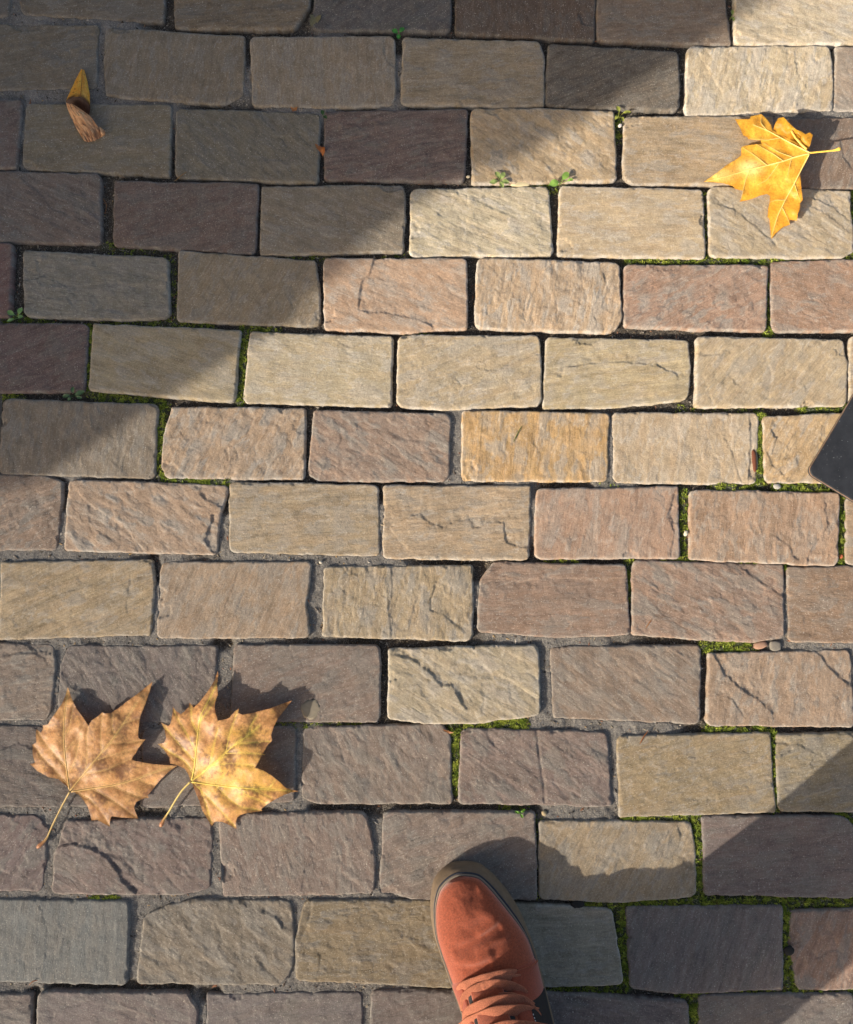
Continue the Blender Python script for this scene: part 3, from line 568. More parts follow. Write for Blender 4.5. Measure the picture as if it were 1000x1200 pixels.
for me, ctr, vis in stones_built:
    if vis: link('paving_stone', me, PAVE, ctr)

# the paving goes on all round: the rows of setts carried on beyond what the photograph shows
def low_stones():
    V = []; Qd = []; C = []; n = 0
    r2 = np.random.default_rng(5)
    pal = [(180, 155, 120), (165, 138, 110), (150, 125, 108), (125, 110, 100), (190, 168, 132), (140, 120, 95)]
    def add(x0, x1, y0, y1, sl=0.0, xr_=0.0):
        nonlocal n
        z = r2.normal(0, .0007); c = lin(pal[r2.integers(len(pal))]); c = (c * .7 + c.mean() * .3 * np.array([1.1, .99, .92])) / GAIN_RGB * r2.uniform(.85, 1.1)
        i0 = len(V)
        for ins, zz in ((0, -.035), (0, z - .0035), (.0035, z - .0006), (.016, z)):
            V.extend([(x0 + ins, y0 + ins, zz), (x1 - ins, y0 + ins, zz), (x1 - ins, y1 - ins, zz), (x0 + ins, y1 - ins, zz)])
        for q_ in range(i0, len(V)): V[q_] = (V[q_][0], V[q_][1] + sl * (V[q_][0] - xr_), V[q_][2])
        for k in range(3):
            for j in range(4):
                a = n + 4 * k + j; b = n + 4 * k + (j + 1) % 4; Qd.append((a, b, b + 4, a + 4))
        Qd.append((n + 12, n + 13, n + 14, n + 15)); C.extend([c] * 16); n += 16
    rows = {}
    for sd in S: rows.setdefault(sd['row'], []).append(sd)
    bounds = []
    for r in sorted(rows):
        R_ = rows[r]; Ls = min(R_, key=lambda s: s['c'][0][0]); Rs = max(R_, key=lambda s: s['c'][0][0])
        ltl, lbl = G(*Ls['c'][0]), G(*Ls['c'][3]); rtr, rbr = G(*Rs['c'][1]), G(*Rs['c'][2])
        xl = min(ltl[0], lbl[0]) - .010
        while xl > -3.2:
            w = .195 * r2.uniform(.95, 1.05); add(xl - w, xl, lbl[1], ltl[1]); xl -= w + .008
        xr = max(rtr[0], rbr[0]) + .010
        while xr < 3.2:
            w = .195 * r2.uniform(.95, 1.05); add(xr, xr + w, rbr[1], rtr[1]); xr += w + .008
        bounds.append((ltl, rtr, lbl, rbr)); sl_ = (rtr[1] - ltl[1]) / (rtr[0] - ltl[0])
    a_, b_ = bounds[0][0], bounds[0][1]; ks = (b_[1] - a_[1]) / (b_[0] - a_[0]); yt = a_[1] + .012
    while yt < 3.2:
        x = -3.2 + r2.uniform(0, .2)
        while x < 3.2:
            w = .195 * r2.uniform(.95, 1.05); add(x, x + w, yt, yt + .097, ks if abs(x) < 9 else 0, a_[0]); x += w + .010
        yt += .107
    a2_, b2_ = bounds[-1][2], bounds[-1][3]; kb = (b2_[1] - a2_[1]) / (b2_[0] - a2_[0]); yb = a2_[1] - .012
    while yb > -3.2:
        x = -3.2 + r2.uniform(0, .2)
        while x < 3.2:
            w = .195 * r2.uniform(.95, 1.05); add(x, x + w, yb - .097, yb, kb, a2_[0]); x += w + .010
        yb -= .107
    # the joint filling between them, a sheet round the detailed bed
    for (xa, xb, ya, yb_) in ((-3.4, bx0 + .03, -3.4, 3.4), (bx1 - .03, 3.4, -3.4, 3.4), (bx0 + .03, bx1 - .03, -3.4, by0 + .03), (bx0 + .03, bx1 - .03, by1 - .03, 3.4)):
        V.extend([(xa, ya, -.0065), (xb, ya, -.0065), (xb, yb_, -.0065), (xa, yb_, -.0065)]); Qd.append((n, n + 1, n + 2, n + 3)); C.extend([np.array([.13, .115, .095])] * 4); n += 4
    return mesh_np('surrounding_stones', np.array(V), np.array(Qd), np.array(C), False, M_STONE)
sur = link('surrounding_stones', low_stones(), PAVE, kind='stuff')
# stones traced but lying wholly outside the frame belong to the surrounding mass as well
V = []; Qs = []; Cc = []; n = 0
for me, ctr, vis in stones_built:
    if vis: continue
    v = np.empty(len(me.vertices) * 3, np.float32); me.vertices.foreach_get('co', v); v = v.reshape(-1, 3) + ctr
    l = np.empty(len(me.loops), np.int32); me.loops.foreach_get('vertex_index', l)
    c = np.empty(len(me.vertices) * 4, np.float32); me.attributes['tint'].data.foreach_get('color', c)
    V.append(v); Qs.append(l.reshape(-1, 4) + n); Cc.append(c.reshape(-1, 4)[:, :3]); n += len(v); bpy.data.meshes.remove(me)
link('outer_stones', mesh_np('outer_stones', np.concatenate(V), [np.concatenate(Qs)], np.concatenate(Cc), True, M_STONE), PAVE, kind='stuff')
M_GROUND = mat('ground_earth', (.10, .088, .072), .95, noise_amt=.4, noise_scale=30, bumps=((60, .01, .5),))
g = np.array([(-400, -400, -.020), (400, -400, -.020), (400, 400, -.020), (-400, 400, -.020)], float)
link('ground', mesh_np('ground', g, np.array([[0, 1, 2, 3]]), None, False, M_GROUND), kind='structure', label='bare earth ground under and around the paving')

# ------------------------------------------------------------------ the house whose corner throws the long shadow
def box(V, Q, x0, x1, y0, y1, z0, z1):
    n = len(V)
    V += [(x0, y0, z0), (x1, y0, z0), (x1, y1, z0), (x0, y1, z0), (x0, y0, z1), (x1, y0, z1), (x1, y1, z1), (x0, y1, z1)]
    Q += [(n + 3, n + 2, n + 1, n), (n + 4, n + 5, n + 6, n + 7), (n, n + 1, n + 5, n + 4), (n + 1, n + 2, n + 6, n + 5), (n + 2, n + 3, n + 7, n + 6), (n + 3, n, n + 4, n + 7)]
def boxes(name, lst, m, parent=None, loc=None, smooth=False, **kw):
    V = []; Q = []
    for b in lst: box(V, Q, *b)
    return link(name, mesh_np(name, np.array(V, float), np.array(Q), None, smooth, m), parent, loc, **kw)

M_RENDER = mat('lime_render', (.42, .38, .32), .9, noise_amt=.12, noise_scale=12, bumps=((80, .003, .4),))
M_TRIM = mat('dressed_stone', (.36, .33, .28), .85, noise_amt=.15, noise_scale=25, bumps=((120, .002, .4),))
M_GLASS = mat('window_glass', (.03, .035, .04), .08, spec=.6)
M_WOOD = mat('painted_wood', (.5, .5, .48), .5)
M_ROOF = mat('slate_roof', (.08, .08, .09), .7, noise_amt=.3, noise_scale=20)
e1_, e2_ = G(0, 548), G(850, 3)
ud = (e2_ - e1_) / np.linalg.norm(e2_ - e1_)
HC = e1_ - ud * HOUSE_D + np.array([-.014, .012])          # the corner of the house
house = bpy.data.objects.new('house', None); COL.objects.link(house); house.location = (HC[0], HC[1], 0)
house['label'] = 'pale rendered house whose corner shades the upper left paving'; house['category'] = 'house'
HL, HDp, HH = 7.0, 6.0, 5.6
boxes('wall', [(-HDp, 0, 0, HL, -.05, HH)], M_RENDER, house)
# unseen quoins, added: their differing projections bend the edge of the cast shadow
qz = [(.385, .76, .02), (.765, 1.10, .02), (1.105, 1.31, .033), (1.315, 1.36, .02), (1.365, 1.47, .004), (1.475, 1.84, .02)] + [(1.845 + .37 * k, 2.21 + .37 * k, .02) for k in range(10)]
for i, (z0, z1, pr) in enumerate(qz):
    lg = i % 2
    boxes('shadow_quoin', [(-.45 if lg else -.28, pr, -pr, .28 if lg else .45, z0, z1)], M_TRIM, house)
boxes('plinth', [(-HDp - .03, .03, -.03, HL + .03, -.05, .38)], M_TRIM, house)
boxes('cornice', [(-HDp - .15, .15, -.15, HL + .15, HH, HH + .2)], M_TRIM, house)
V = np.array([(-HDp - .2, -.2, HH + .2), (.2, -.2, HH + .2), (.2, HL + .2, HH + .2), (-HDp - .2, HL + .2, HH + .2), (-HDp / 2, 1.5, HH + 2.2), (-HDp / 2, HL - 1.5, HH + 2.2)])
link('roof', mesh_np('roof', V, [np.array([(1, 2, 5, 4), (3, 0, 4, 5)]), np.array([(0, 1, 4), (2, 3, 5)])], None, False, M_ROOF), house)
for (yy, zz) in ((1.4, 1.0), (4.6, 1.0), (1.4, 3.4), (4.6, 3.4), (3.0, 3.4)):
    w = boxes('window', [(.002, .05, yy, yy + .06, zz, zz + 1.4), (.002, .05, yy + .84, yy + .9, zz, zz + 1.4), (.002, .05, yy + .06, yy + .84, zz + 1.34, zz + 1.4), (.002, .05, yy + .06, yy + .84, zz, zz + .06), (.002, .045, yy + .06, yy + .84, zz + .68, zz + .72)], M_WOOD, house)
    boxes('pane', [(.003, .02, yy + .06, yy + .84, zz + .06, zz + 1.34)], M_GLASS, w)
    boxes('sill', [(.002, .1, yy - .05, yy + .95, zz - .08, zz - .002)], M_TRIM, w)
dr = boxes('door', [(.002, .04, 3.0, 3.95, .385, 2.4)], mat('door_paint', (.05, .12, .1), .4), house)
boxes('handle', [(.041, .09, 3.08, 3.11, 1.3, 1.45)], mat('brass', (.6, .4, .15), .3, metallic=1), dr)

# ------------------------------------------------------------------ moss and grit in the joints
def bed_lookup(x, y):
    i = np.clip(((x - bx0) / bs).astype(int), 0, len(gx) - 1); j = np.clip(((y - by0) / bs).astype(int), 0, len(gy) - 1)
    return idm[j, i], SDm[j, i]
def scatter_moss():
    r = np.random.default_rng(21)
    cand = np.where((ms > .12) & (sk < .0004))[0]
    pr = np.clip(ms[cand] * 1.1, 0, 1.3) * np.clip(.42 + 2.6 * fbm(xk[cand] * 1000 / 8, yk[cand] * 1000 / 8, 3, 601), 0, 1.2)
    cand = cand[r.random(len(cand)) < pr * .95]
    cand = np.repeat(cand, 3)
    n = len(cand)
    cx = xk[cand] + r.normal(0, .0009, n); cy = yk[cand] + r.normal(0, .0009, n); cz = zk[cand] / 1000 - .0004
    V = []; Fc = []; C = []
    B = 4
    hgt = r.uniform(.0009, .0030, n) * (.6 + .5 * np.clip(ms[cand], 0, 1)); tone = r.uniform(.6, 1.35, n)
    yel = np.clip(.45 + 1.2 * fbm(cx * 1000 / 12, cy * 1000 / 12, 2, 602) + r.normal(0, .15, n), 0, 1)
    ca = np.array([.17, .24, .032]); cb_ = np.array([.46, .50, .09])
    col = (ca[None] * (1 - yel[:, None]) + cb_[None] * yel[:, None]) * tone[:, None]
    brown = r.random(n) < .08; col[brown] = np.array([.12, .085, .04]) * tone[brown][:, None]
    for k in range(B):
        a = r.uniform(0, 2 * np.pi, n); lean = r.uniform(.25, 1.3, n); w = r.uniform(.0003, .0006, n)
        dx, dy = np.cos(a), np.sin(a)
        b0 = np.stack([cx - dy * w, cy + dx * w, cz], 1); b1 = np.stack([cx + dy * w, cy - dx * w, cz], 1)
        tip = np.stack([cx + dx * hgt * lean, cy + dy * hgt * lean, cz + hgt], 1)
        md = np.stack([cx + dx * hgt * lean * .4 + dy * w, cy + dy * hgt * lean * .4 - dx * w, cz + hgt * .75], 1)
        o = 4 * n * k
        V.append(np.stack([b0, b1, md, tip], 1).reshape(-1, 3)); C.append(np.repeat(col * r.uniform(.8, 1.2, n)[:, None], 4, 0))
        idx = np.arange(n) * 4 + o; Fc.append(np.stack([idx, idx + 1, idx + 2, idx + 3], 1))
    return mesh_np('moss', np.concatenate(V), [np.concatenate(Fc)], np.clip(np.concatenate(C), 0, 1), True, M_MOSS), n
mo_me, nmoss = scatter_moss(); print('moss tufts', nmoss)
link('moss', mo_me, kind='stuff', label='bright green moss growing in the joints between the setts')

def scatter_grit():
    r = np.random.default_rng(31)
    cand = np.where((sk < -.0003) & (ms < .6))[0]
    pr = np.where(mo[cand] > .6, .06, .15) * np.clip(.5 + 2 * fbm(xk[cand] * 1000 / 16, yk[cand] * 1000 / 16, 3, 611), .1, 2)
    cand = cand[r.random(len(cand)) < pr]; n = len(cand)
    pal = np.array([[.08, .06, .045], [.16, .13, .1], [.30, .25, .18], [.45, .4, .33], [.25, .12, .07], [.04, .035, .03], [.35, .24, .12]])
    ci = r.choice(len(pal), n, p=[.22, .24, .18, .08, .08, .14, .06])
    ph = np.array([[1, 0, 0], [-1, 0, 0], [0, 1, 0], [0, -1, 0], [0, 0, 1], [0, 0, -1]], float)
    fc = np.array([[0, 2, 4], [2, 1, 4], [1, 3, 4], [3, 0, 4], [2, 0, 5], [1, 2, 5], [3, 1, 5], [0, 3, 5]])
    sz = r.uniform(.0004, .0015, n); sz = np.where(r.random(n) < .05, sz * 1.7, sz)
    el = np.where(r.random(n) < .3, r.uniform(1.8, 3.5, n), r.uniform(.8, 1.5, n)); a = r.uniform(0, 6.28, n)
    v = ph[None] * np.stack([sz * el, sz * .8, sz * .6], 1)[:, None, :] * r.uniform(.7, 1.3, (n, 6, 1))
    x = v[..., 0] * np.cos(a)[:, None] - v[..., 1] * np.sin(a)[:, None]; y = v[..., 0] * np.sin(a)[:, None] + v[..., 1] * np.cos(a)[:, None]
    V = np.stack([x + xk[cand][:, None], y + yk[cand][:, None], v[..., 2] + zk[cand][:, None] / 1000 + .0003], -1).reshape(-1, 3)
    Fq = (fc[None] + 6 * np.arange(n)[:, None, None]).reshape(-1, 3)
    return mesh_np('grit', V, [Fq], np.repeat(pal[ci] * r.uniform(.8, 1.2, n)[:, None], 6, 0), False, M_GRIT)
link('grit', scatter_grit(), kind='stuff', label='loose grit, seeds and crumbs lying in the joints')

# ------------------------------------------------------------------ small loose things: pebbles, scraps, weeds
def pebble(px, py, rx, ry, rz, z, col, label, ang=0, cat='pebble', name='pebble', group=None, flat=1.0, seed=0):
    r = np.random.default_rng(seed + int(px * 7 + py)); nu, nv = 16, 9
    th = np.linspace(0, np.pi, nv)[:, None]; ph = np.linspace(0, 2 * np.pi, nu, endpoint=False)[None]
    X = np.sin(th) * np.cos(ph); Y = np.sin(th) * np.sin(ph); Zz = np.cos(th) * np.ones_like(ph)
    P = np.stack([X, Y, Zz], -1).reshape(-1, 3)
    P = np.sign(P) * np.abs(P) ** flat
    bmp = 1 + (.5 if rz < 1 else .22) * fbm(P[:, 0] * 1.3 + P[:, 2] + seed, P[:, 1] * 1.3 - P[:, 2], 3, seed + 3)
    P = P * bmp[:, None] * np.array([rx, ry, rz]) / 1000
    a = math.radians(ang); P = np.stack([P[:, 0] * math.cos(a) - P[:, 1] * math.sin(a), P[:, 0] * math.sin(a) + P[:, 1] * math.cos(a), P[:, 2]], 1)
    c = lin(col)[None] / 1.5 * (1 + .25 * fbm(P[:, 0] * 700, P[:, 1] * 700, 2, seed))[:, None]
    o = link(name, mesh_np(name, P, [grid_faces(nu, nv, wrap=True)[:, ::-1]], np.clip(c, .01, .8), True, M_GRIT), None, (*G(px, py, z / 1000), z / 1000))
    o['label'] = label; o['category'] = cat
    if group: o['group'] = group
    return o
pebble(804, 625, 4.2, 2.6, 2.4, -1, (235, 225, 200), 'white oval pebble in the mossy joint left of a pinkish sett', 70, group='loose pebbles in the joints')
pebble(727, 147, 3.2, 2.4, 2.2, -2, (240, 225, 215), 'small white pebble below a weed in an upper joint near the yellow leaf', 40, group='loose pebbles in the joints')
pebble(549, 207, 2.8, 2.0, 2.0, -3, (215, 200, 170), 'tiny cream pebble in the joint under the shadow edge', 20, group='loose pebbles in the joints')
pebble(911, 570, 5.2, 3.8, 2.4, -2, (190, 185, 175), 'flat grey pebble at the end of moss beside the black plate', 0, group='loose pebbles in the joints')
pebble(638, 953, 3.6, 3.4, 3.0, -3, (190, 170, 135), 'round beige pebble in the dark joint above the lit sett by the shoe', 0, group='loose pebbles in the joints')
pebble(376, 659, 2.4, 1.8, 1.6, -1, (230, 220, 200), 'tiny pale pebble on grey mortar in the middle of the paving', 0, group='loose pebbles in the joints')
pebble(891, 756, 10, 4.8, 3.5, -5, (190, 150, 125), 'pinkish broken stone chip lodged in the joint beside moss', 12, cat='stone chip', name='stone_chip', flat=.8)
pebble(909, 757, 7.5, 6.5, 3, -4.4, (150, 142, 130), 'grey mortar lump beside the pinkish stone chip', 0, cat='mortar lump', name='mortar_lump', flat=.6)
pebble(986, 652, 3, 2.4, 1.5, -2.5, (215, 125, 80), 'orange crumb of brick at the foot of the mossy joint', 30, cat='brick crumb', name='brick_crumb', flat=.7)
pebble(884, 540, 3, 15, 3, -3.5, (130, 80, 60), 'narrow reddish stone sliver wedged upright in the mossy joint', 2, cat='stone sliver', name='stone_sliver', flat=.65)
pebble(610, 215, 14, 4.5, 3, -4, (220, 205, 165), 'pale crumbly mortar lump between two small weeds', 0, cat='mortar lump', name='mortar_lump', flat=.7)
pebble(365, 831, 13, 11.5, .6, .9, (158, 146, 126), 'flattened pale spot of old chewing gum on a brown sett', 20, cat='chewing gum', name='chewing_gum', flat=.8)
pebble(677, 1060, 9, 5, 2.5, -2, (52, 50, 48), 'black tar blob in the joint right of the shoe toe', 5, cat='tar blob', name='tar_blob')
pebble(925, 1114, 7, 6, 2.5, -2, (52, 50, 48), 'black tar blob in the mossy joint at lower right', 15, cat='tar blob', name='tar_blob')

def scrap(px, py, pts, z, col, label, name, cat, curl=.3):
    """a torn bit of leaf: a small curled sheet with a ragged outline"""
    n = len(pts); pts = np.array(pts, float)
    c = pts.mean(0); V = [(0, 0, .0015)]; 
    for k in (.5, 1.0):
        for p in pts:
            d = (p - c) * k * .00113; V.append((d[0], -d[1], .001 + curl * (d[0] ** 2 - .6 * d[1] ** 2) / .01 + .0006 * math.sin(p[0] * 2)))
    T = [(0, 1 + (i + 1) % n, 1 + i) for i in range(n)]; Q = [(1 + i, 1 + (i + 1) % n, 1 + n + (i + 1) % n, 1 + n + i) for i in range(n)]
    V = np.array(V); cc = lin(col)[None] / 1.5 * (1 + .25 * fbm(V[:, 0] * 900 + px, V[:, 1] * 900, 2, 9))[:, None]
    o = link(name, mesh_np(name, V, [np.array(T), np.array(Q)], np.clip(cc, .01, .8), True, M_LEAF), None, (*G(px, py, z), z))
    o['label'] = label; o['category'] = cat
scrap(369, 23, [(0, 0), (5, -2), (6, 2), (9, 0), (14, 1), (14, 6), (9, 10), (7, 14), (1, 13), (0, 8), (2, 4)], .001, (150, 142, 105), 'dull olive leaf scrap lying by the sandy joint at the top', 'leaf_scrap', 'leaf scrap', .5)
scrap(376, 175, [(0, 0), (4, -1), (8, 2), (12, 4), (12, 9), (9, 12), (6, 8), (2, 5)], -.001, (205, 125, 65), 'tiny orange leaf scrap in a narrow dark joint', 'leaf_scrap', 'leaf scrap', 1.2)
scrap(345, 128, [(0, 0), (4, 1), (9, 0), (8, 4), (3, 5)], 0, (205, 140, 85), 'orange leaf crumb on pale mortar at upper middle', 'leaf_scrap', 'leaf scrap', 1.0)
scrap(525, 857, [(0, 0), (8, 3), (13, 4), (8, 6), (2, 3)], -.001, (190, 130, 80), 'thin brown leaf sliver at the top of a mossy joint', 'leaf_scrap', 'leaf scrap', 1.0)

def needle(pts, col, label, rad=.0006, z=.0016):
    P = np.array([np.r_[G(x, y, z), z + .0006 * (i % 2)] for i, (x, y) in enumerate(pts)]); o0 = P[0].copy()
    K = resample(P - o0, 14); n = len(K); V = []
    tg = np.gradient(K, axis=0); tg /= np.linalg.norm(tg, axis=1)[:, None]; sd_ = np.cross(tg, [0, 0, 1.0]); up = np.cross(sd_, tg)
    for i in range(n):
        r_ = rad * (1 - .6 * abs(2 * i / (n - 1) - 1) ** 3)
        for k in range(6): V.append(K[i] + sd_[i] * r_ * math.cos(k * 1.0472) + up[i] * r_ * .7 * math.sin(k * 1.0472))
    o = link('dry_stalk', mesh_np('dry_stalk', np.array(V), [grid_faces(6, n, wrap=True), np.array([[5, 4, 3, 2, 1, 0]])], np.tile(lin(col) / 1.5, (n * 6, 1)), True, M_WEED), None, o0)
    o['label'] = label; o['category'] = 'stalk'
needle([(602, 518), (607, 507), (612, 499)], (130, 140, 60), 'short green grass blade on the yellow sett')
needle([(750, 872), (754, 864), (760, 856)], (190, 115, 60), 'thin orange stalk at the top edge of a tan sett')
needle([(757, 736), (761, 730), (764, 726)], (200, 140, 90), 'tiny reddish splinter on a pink sett')
needle([(205, 212), (212, 206), (219, 201)], (190, 150, 100), 'pale straw lying across a shaded joint')
needle([(120, 232), (126, 240), (123, 250)], (150, 110, 75), 'brown straw deep in a dark upright joint')
needle([(34, 1155), (38, 1150), (44, 1149)], (190, 130, 90), 'small reddish stalk on mortar at the lower left')

def weed(px, py, leaves, label, col=(120, 160, 70), z=-.001):
    root = bpy.data.objects.new('weed', None); COL.objects.link(root); c0 = G(px, py, z); root.location = (*c0, z)
    root['label'] = label; root['category'] = 'weed'; root['group'] = 'small weeds sprouting in the joints'
    r = np.random.default_rng(int(px)); base = lin(col) / 1.25
    stem_V = []; stem_Q = []
    for (dx, dy, ln, wd, a, h) in leaves:
        a = math.radians(a); L_, W_ = ln * .00113, wd * .00113; ns, nw = 9, 5
        V = []
        for i in range(ns):
            t = i / (ns - 1); w = W_ * .5 * math.sin(math.pi * min(1, t * .92 + .06)) ** .75
            for j in range(nw):
                s = (j / (nw - 1) - .5) * 2; u_ = t * L_; v_ = s * w
                V.append((u_ * math.cos(a) - v_ * math.sin(a), u_ * math.sin(a) + v_ * math.cos(a), h * .001 + .0016 * math.sin(math.pi * t) + .0011 * abs(s) + .0004 * math.sin(7 * t + s)))
        V = np.array(V); V[:, 0] += dx * .00113; V[:, 1] -= dy * .00113
        tt = np.repeat(np.linspace(0, 1, ns), nw); ss = np.tile(np.abs(np.linspace(-1, 1, nw)), ns)
        c = base[None] * r.uniform(.85, 1.15) * (1.12 - .2 * ss)[:, None] * (1 + .15 * r.normal(0, .5, len(V)))[:, None]
        link('leaf', mesh_np('leaf', V, [grid_faces(nw, ns)[:, ::-1]], np.clip(c, .01, .7), True, M_WEED), root)
        e = np.array([dx * .00113, -dy * .00113, h * .001]); n = len(stem_V)
        for q_, p_ in enumerate((np.array([0, 0, -.006]), e * .6 + [0, 0, -.001], e)):
            for k in range(4): stem_V.append(p_ + .0005 * np.array([math.cos(k * 1.57), math.sin(k * 1.57), 0]))
        for q_ in range(2):
            for k in range(4): stem_Q.append((n + q_ * 4 + k, n + q_ * 4 + (k + 1) % 4, n + q_ * 4 + 4 + (k + 1) % 4, n + q_ * 4 + 4 + k))
    link('stem', mesh_np('stem', np.array(stem_V), [np.array(stem_Q)], np.tile(base * .9, (len(stem_V), 1)), True, M_WEED), root)
weed(585, 212, [(-2, 2, 10, 6, 190, 3), (0, -2, 9, 6, 120, 4), (2, -1, 9, 6, 60, 4), (3, 2, 9, 6, -10, 3), (1, 3, 8, 5, -60, 3)], 'small pale green weed rosette in the joint below the shadow edge', (165, 185, 110))
weed(657, 213, [(-3, 2, 12, 9, 200, 4), (2, -1, 11, 8, 50, 5), (8, 0, 7, 4, 10, 3)], 'two leaved bright green weed right of the pale mortar lump', (150, 190, 90))
weed(21, 371, [(-3, -1, 9, 6, 150, 4), (3, -2, 8, 6, 60, 5), (2, 2, 6, 5, 10, 4), (-3, 4, 9, 4, 200, 3)], 'tiny four leaved green weed in the shaded joint at the left edge', (135, 175, 105))
weed(87, 463, [(-4, 1, 9, 5, 190, 3), (0, -2, 7, 5, 90, 4), (3, 1, 12, 6, 25, 4), (4, 3, 7, 4, -10, 3), (-2, 3, 6, 4, 230, 3)], 'dull green spreading weed in the joint at the end of the purple sett', (95, 125, 85))
weed(468, 40, [(-2, 1, 8, 6, 150, 4), (1, 0, 7, 6, 40, 5), (0, 3, 6, 5, 260, 4)], 'single green sprout in the shaded joint at the top middle', (75, 150, 65))
weed(726, 136, [(-1, -3, 8, 5, 110, 4), (4, -2, 9, 4, 5, 4), (-2, 1, 7, 4, 230, 3), (2, 3, 6, 4, -70, 3)], 'yellowish weed above the white pebble in the upper joint', (170, 175, 80))
weed(857, 20, [(0, 0, 7, 4, 90, 4), (0, 2, 6, 4, -70, 3)], 'minute weed in the joint at the top right', (150, 165, 90))
weed(379, 136, [(0, 0, 6, 5, 100, 3), (1, 2, 5, 4, -30, 3)], 'dark green sprout at the top of the joint with the orange scrap', (70, 105, 55))
weed(610, 951, [(0, 0, 6, 3, 30, 3), (-1, 1, 6, 3, 160, 3), (0, 2, 5, 3, -60, 3)], 'minute bright sprout in the dark joint above the shoe', (120, 170, 60))

# ------------------------------------------------------------------ the fallen leaves
def tube(path, rad, nu=7, flat=1.0):
    path = np.array(path, float); n = len(path); rad = np.broadcast_to(rad, (n,))
    tg = np.gradient(path, axis=0); tg /= np.linalg.norm(tg, axis=1)[:, None] + 1e-12
    up = np.array([0, 0, 1.0]); sd_ = np.cross(tg, up); ln = np.linalg.norm(sd_, axis=1)[:, None]; sd_ = np.where(ln > 1e-6, sd_ / np.maximum(ln, 1e-6), [1, 0, 0]); upv = np.cross(sd_, tg)
    a = np.linspace(0, 2 * np.pi, nu, endpoint=False)
    V = path[:, None] + rad[:, None, None] * (np.cos(a)[None, :, None] * sd_[:, None] + flat * np.sin(a)[None, :, None] * upv[:, None])
    Vf = V.reshape(-1, 3); Fq = [grid_faces(nu, n, wrap=True)]
    caps = [np.array([list(range(nu))[::-1]]), np.array([[(n - 1) * nu + k for k in range(nu)]])]
    return Vf, Fq + caps

def smooth_path(pts, n):
    p = resample(pts, 60)
    for _ in range(4): p[1:-1] = .25 * p[:-2] + .5 * p[1:-1] + .25 * p[2:]
    s = np.linspace(0, 59, n); i = np.arange(60)
    return np.stack([np.interp(s, i, p[:, k]) for k in range(p.shape[1])], 1)

